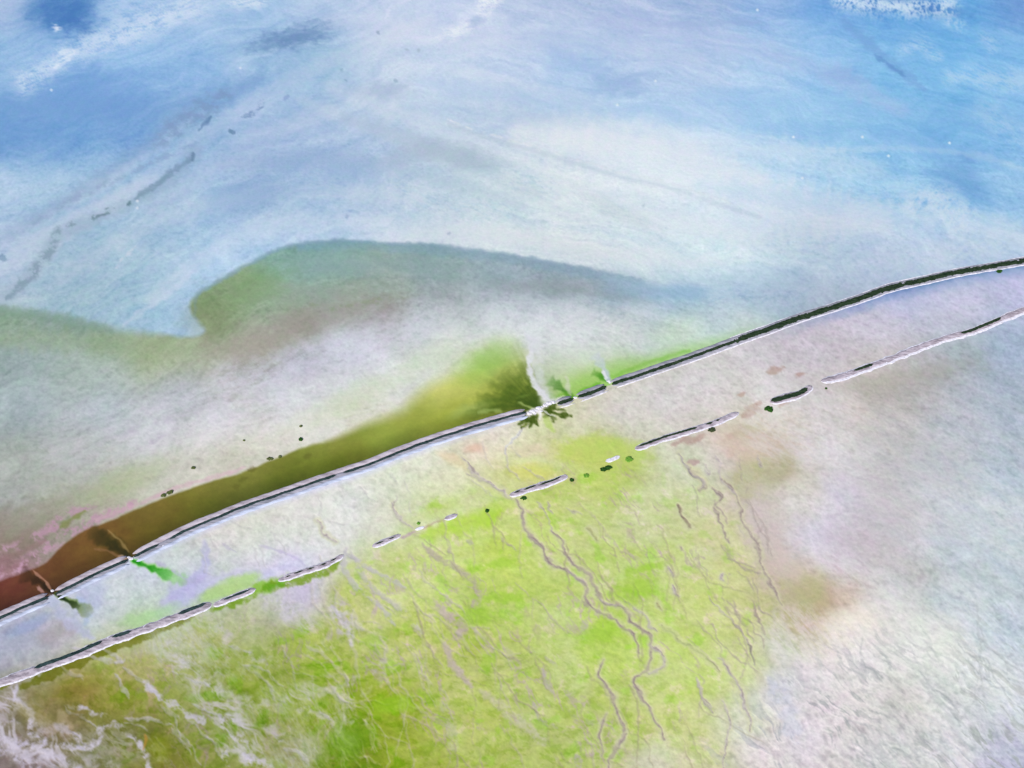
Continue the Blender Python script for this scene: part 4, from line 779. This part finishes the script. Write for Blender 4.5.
islet('islet', 'cigar shaped white rimmed remnant at the head of the long branching channel', [(509.5,496),(530,489),(550,483),(568,475.5)], 4.2, [(.08,.2),(.22,.48),(.5,.9)], group=GI, gaps=0, vegw=1.3, north=.4)
islet('salt_mound', 'bare pinkish white salt bar above the dark double shrub', [(605.5,461.5),(612,459.5),(620,456)], 2.3, [], 'salt mound', group='small salt mounds along the second dike', rimw=9)
islet('islet', 'long slim white rimmed remnant beside the rust stains and dark black shrub', [(635,449.5),(660,440),(690,431),(715,423),(739,412.5)], 4.3, [(.04,.6),(.66,.74),(.76,.82)], group=GI, gaps=.08, vegw=1.7, north=.42)
islet('islet', 'curved slug shaped remnant topped with solid dark green scrub', [(770,402.5),(785,398),(800,394),(812.5,386)], 5.6, [(.02,.9)], group=GI, gaps=0, vegw=3.6, north=.22)
islet('islet', 'winding right remnant of the second dike ending at the right photo edge', Z(624,234,2.56,[(505,378),(560,365),(610,347),(680,322),(760,290),(830,266),(890,250),(935,232),(980,213),(1040,190)]) + [(1090,290),(1150,270)], 5.6,
      [(.09,.145),(.155,.162),(.20,.206),(.235,.242),(.27,.282),(.40,.53)], group=GI, gaps=0, vegw=2.6, north=.36, rimw=1.8)

# ------------------------------------------------------------------ shrubs
def shrub(u, v, r, lab, mat, n=14, el=1.0, ang=0, grp='shrubs on the flats'):
    x, y = gx([u], [v]); x, y = float(x[0]), float(y[0]); rs = np.random.RandomState(int(u * 7 + v)); vs = []; fs = []
    th = thing('shrub', lab, 'shrub', (x, y, 0), grp)
    base = []
    for k in range(n * 3):
        a = rs.rand() * 6.28; d = math.sqrt(rs.rand()) * r * .8; px, py = d * math.cos(a) * el, d * math.sin(a)
        c, s_ = math.cos(math.radians(ang)), math.sin(math.radians(ang)); px, py = px * c - py * s_, px * s_ + py * c
        hh = r * .55 * (1 - (d / r) ** 2 * .7) * rs.uniform(.7, 1.2) + .3; rr = r * .3 * rs.uniform(.7, 1.3); b0 = len(vs)
        for zz, q_ in ((.05, .8), (hh * .55, 1.1), (hh * .9, .6)):
            for i in range(6):
                an = i * 1.047 + zz; q2 = rr * q_ * rs.uniform(.75, 1.25); vs.append((x + px + math.cos(an) * q2, y + py + math.sin(an) * q2, zz))
        vs.append((x + px, y + py, hh))
        for l in range(2):
            for i in range(6):
                j = (i + 1) % 6; fs.append((b0 + l * 6 + i, b0 + l * 6 + j, b0 + l * 6 + 6 + j, b0 + l * 6 + 6 + i))
        for i in range(6): fs.append((b0 + 12 + i, b0 + 12 + (i + 1) % 6, b0 + 18))
    mesh('foliage', vs, fs, mat, th, smooth=False)
    sv = [(x + math.cos(i * 1.57) * .12, y + math.sin(i * 1.57) * .12, zz) for zz in (-.3, r * .3) for i in range(4)]
    mesh('stem', sv, [(0,1,5,4),(1,2,6,5),(2,3,7,6),(3,0,4,7),(4,5,6,7)], M_BANK, th)
shrub(603.2, 469.6, 2.0, 'left half of the dark double shrub below the bare salt bar', M_BUSH, el=1.3)
shrub(608.2, 468.2, 2.1, 'right half of the dark double shrub below the bare salt bar', M_BUSH, el=1.4)
shrub(571.5, 480.2, 1.7, 'round dark green shrub just off the right tip of the cigar shaped islet', M_BUSH)
shrub(523.5, 498.5, 1.8, 'dark green shrub below the left tip of the cigar shaped islet', M_BUSH, el=1.3)
shrub(487.2, 511, 1.5, 'lone small dark shrub on bright algae right of the ring shaped salt mound', M_BUSH)
shrub(586.3, 476, 1.9, 'faint light green shrub between the round dark shrub and the double shrub', M_BUSHL)
shrub(629, 459.6, 2.5, 'wide light green shrub right of the bare salt bar', M_BUSHL, el=1.2)
shrub(418.5, 523.5, 1.2, 'tiny light green shrub above the tiny bare salt mound', M_BUSHL)
shrub(711.5, 430, 2.2, 'blackish shrub under the long slim islet among rust stains', M_BUSHD, el=1.5, ang=15)
shrub(768.8, 409.4, 2.9, 'biggest green shrub left below the slug shaped islet', M_BUSH, el=1.3)
shrub(826, 388.5, 1.0, 'tiny green shrub below the pointed tip of the winding right remnant', M_BUSH)
shrub(999, 271.6, 2.0, 'low green shrub at the south foot of the dike near the right photo edge', M_BUSH, el=1.8, ang=15)
GL = 'shrubs along the lagoon margin'
shrub(170, 492.5, 1.8, 'dark olive shrub on the brown end of the lagoon margin, nearest the left edge', M_BUSHO, el=1.6, ang=25, grp=GL)
shrub(163.5, 495.5, 1.5, 'small olive shrub touching the lagoon margin shrub at its lower left', M_BUSHO, el=1.3, grp=GL)
shrub(193.5, 468, 1.4, 'small dark shrub standing alone on the pale shore above the brown lagoon', M_BUSHO, el=1.3, grp=GL)
shrub(270, 459, 1.6, 'dark olive shrub on the lagoon margin halfway along the strip', M_BUSHO, el=1.6, grp=GL)
shrub(280, 456.8, 1.3, 'little olive shrub right beside the one halfway along the lagoon margin', M_BUSHO, grp=GL)
shrub(301, 439.5, 1.7, 'green shrub on the pale shore above the olive lagoon', M_BUSH, grp=GL)
shrub(301, 426.3, 1.2, 'tiny shrub highest up the pale shore above the lagoon', M_BUSHO, grp=GL)
shrub(244, 440.6, .9, 'tiny dark dot of shrub farthest left up the pale shore', M_BUSHO, grp=GL)

# ------------------------------------------------------------------ breach rubble: salt-crusted blocks, each a thing
rs = np.random.RandomState(5)
RB = [(529.5,413.2,1.9),(532.5,411.5,2.3),(536,410.4,1.7),(539,408.2,2.2),(542,407,1.4),(545.5,405.2,2.0),(549,403.4,2.4),(553,402.2,2.0),(541,411,1.2),(535,413.6,1.1),
      (562,407,.8),(52.4,590.6,1.3),(131,558.6,1.6),(128.6,557.2,1.1),(163,545.8,1.3),(575.2,397.6,1.5),(608.6,381,1.5),(610,382.6,1.2)]
RL = ['salt crusted block at the left end of the wide breach, against the long bending dike', 'large salt block second from the left in the wide breach', 'middling salt block left of the centre of the wide breach', 'large salt block at the centre of the wide breach',
      'small salt block just right of the centre of the wide breach', 'salt block below the tip of the white foam streak', 'biggest salt block where the white foam streak meets the breach', 'salt block at the right end of the wide breach, against the tiny dike piece', 'small salt block lying downstream of the breach centre', 'small salt block lying downstream at the left of the breach',
      'pebble like salt block right of the feathered green water', 'salt block in the leftmost narrow breach by the dark red brine', 'salt block at the head of the bright green jet', 'smaller salt block beside the one at the bright green jet', 'salt block on the notch in the dike right of the bright green jet',
      'salt block in the first small gap right of the rubble breach', 'upper salt block in the gap below the grey lilac streak', 'lower salt block in the gap below the grey lilac streak']
for (u, v, r), lb in zip(RB, RL):
    x, y = gx([u], [v]); x, y = float(x[0]), float(y[0]); vs = []; fs = []
    nA, nB = 10, 5
    for j in range(nB):
        t = j / (nB - 1) * 1.45
        for i in range(nA):
            a = i * 2 * math.pi / nA; rr = r * math.cos(t) * rs.uniform(.78, 1.15); vs.append((x + math.cos(a) * rr * 1.25, y + math.sin(a) * rr * .8, -.3 + math.sin(t) * r * .55 * rs.uniform(.9, 1.1)))
    for j in range(nB - 1):
        for i in range(nA): fs.append((j * nA + i, j * nA + (i + 1) % nA, (j + 1) * nA + (i + 1) % nA, (j + 1) * nA + i))
    fs.append(tuple((nB - 1) * nA + i for i in range(nA)))
    o = mesh('salt_block', vs, fs, M_ROCK, None, smooth=False)
    o['label'] = lb; o['category'] = 'block'; o['group'] = 'salt crusted blocks in the breaches'
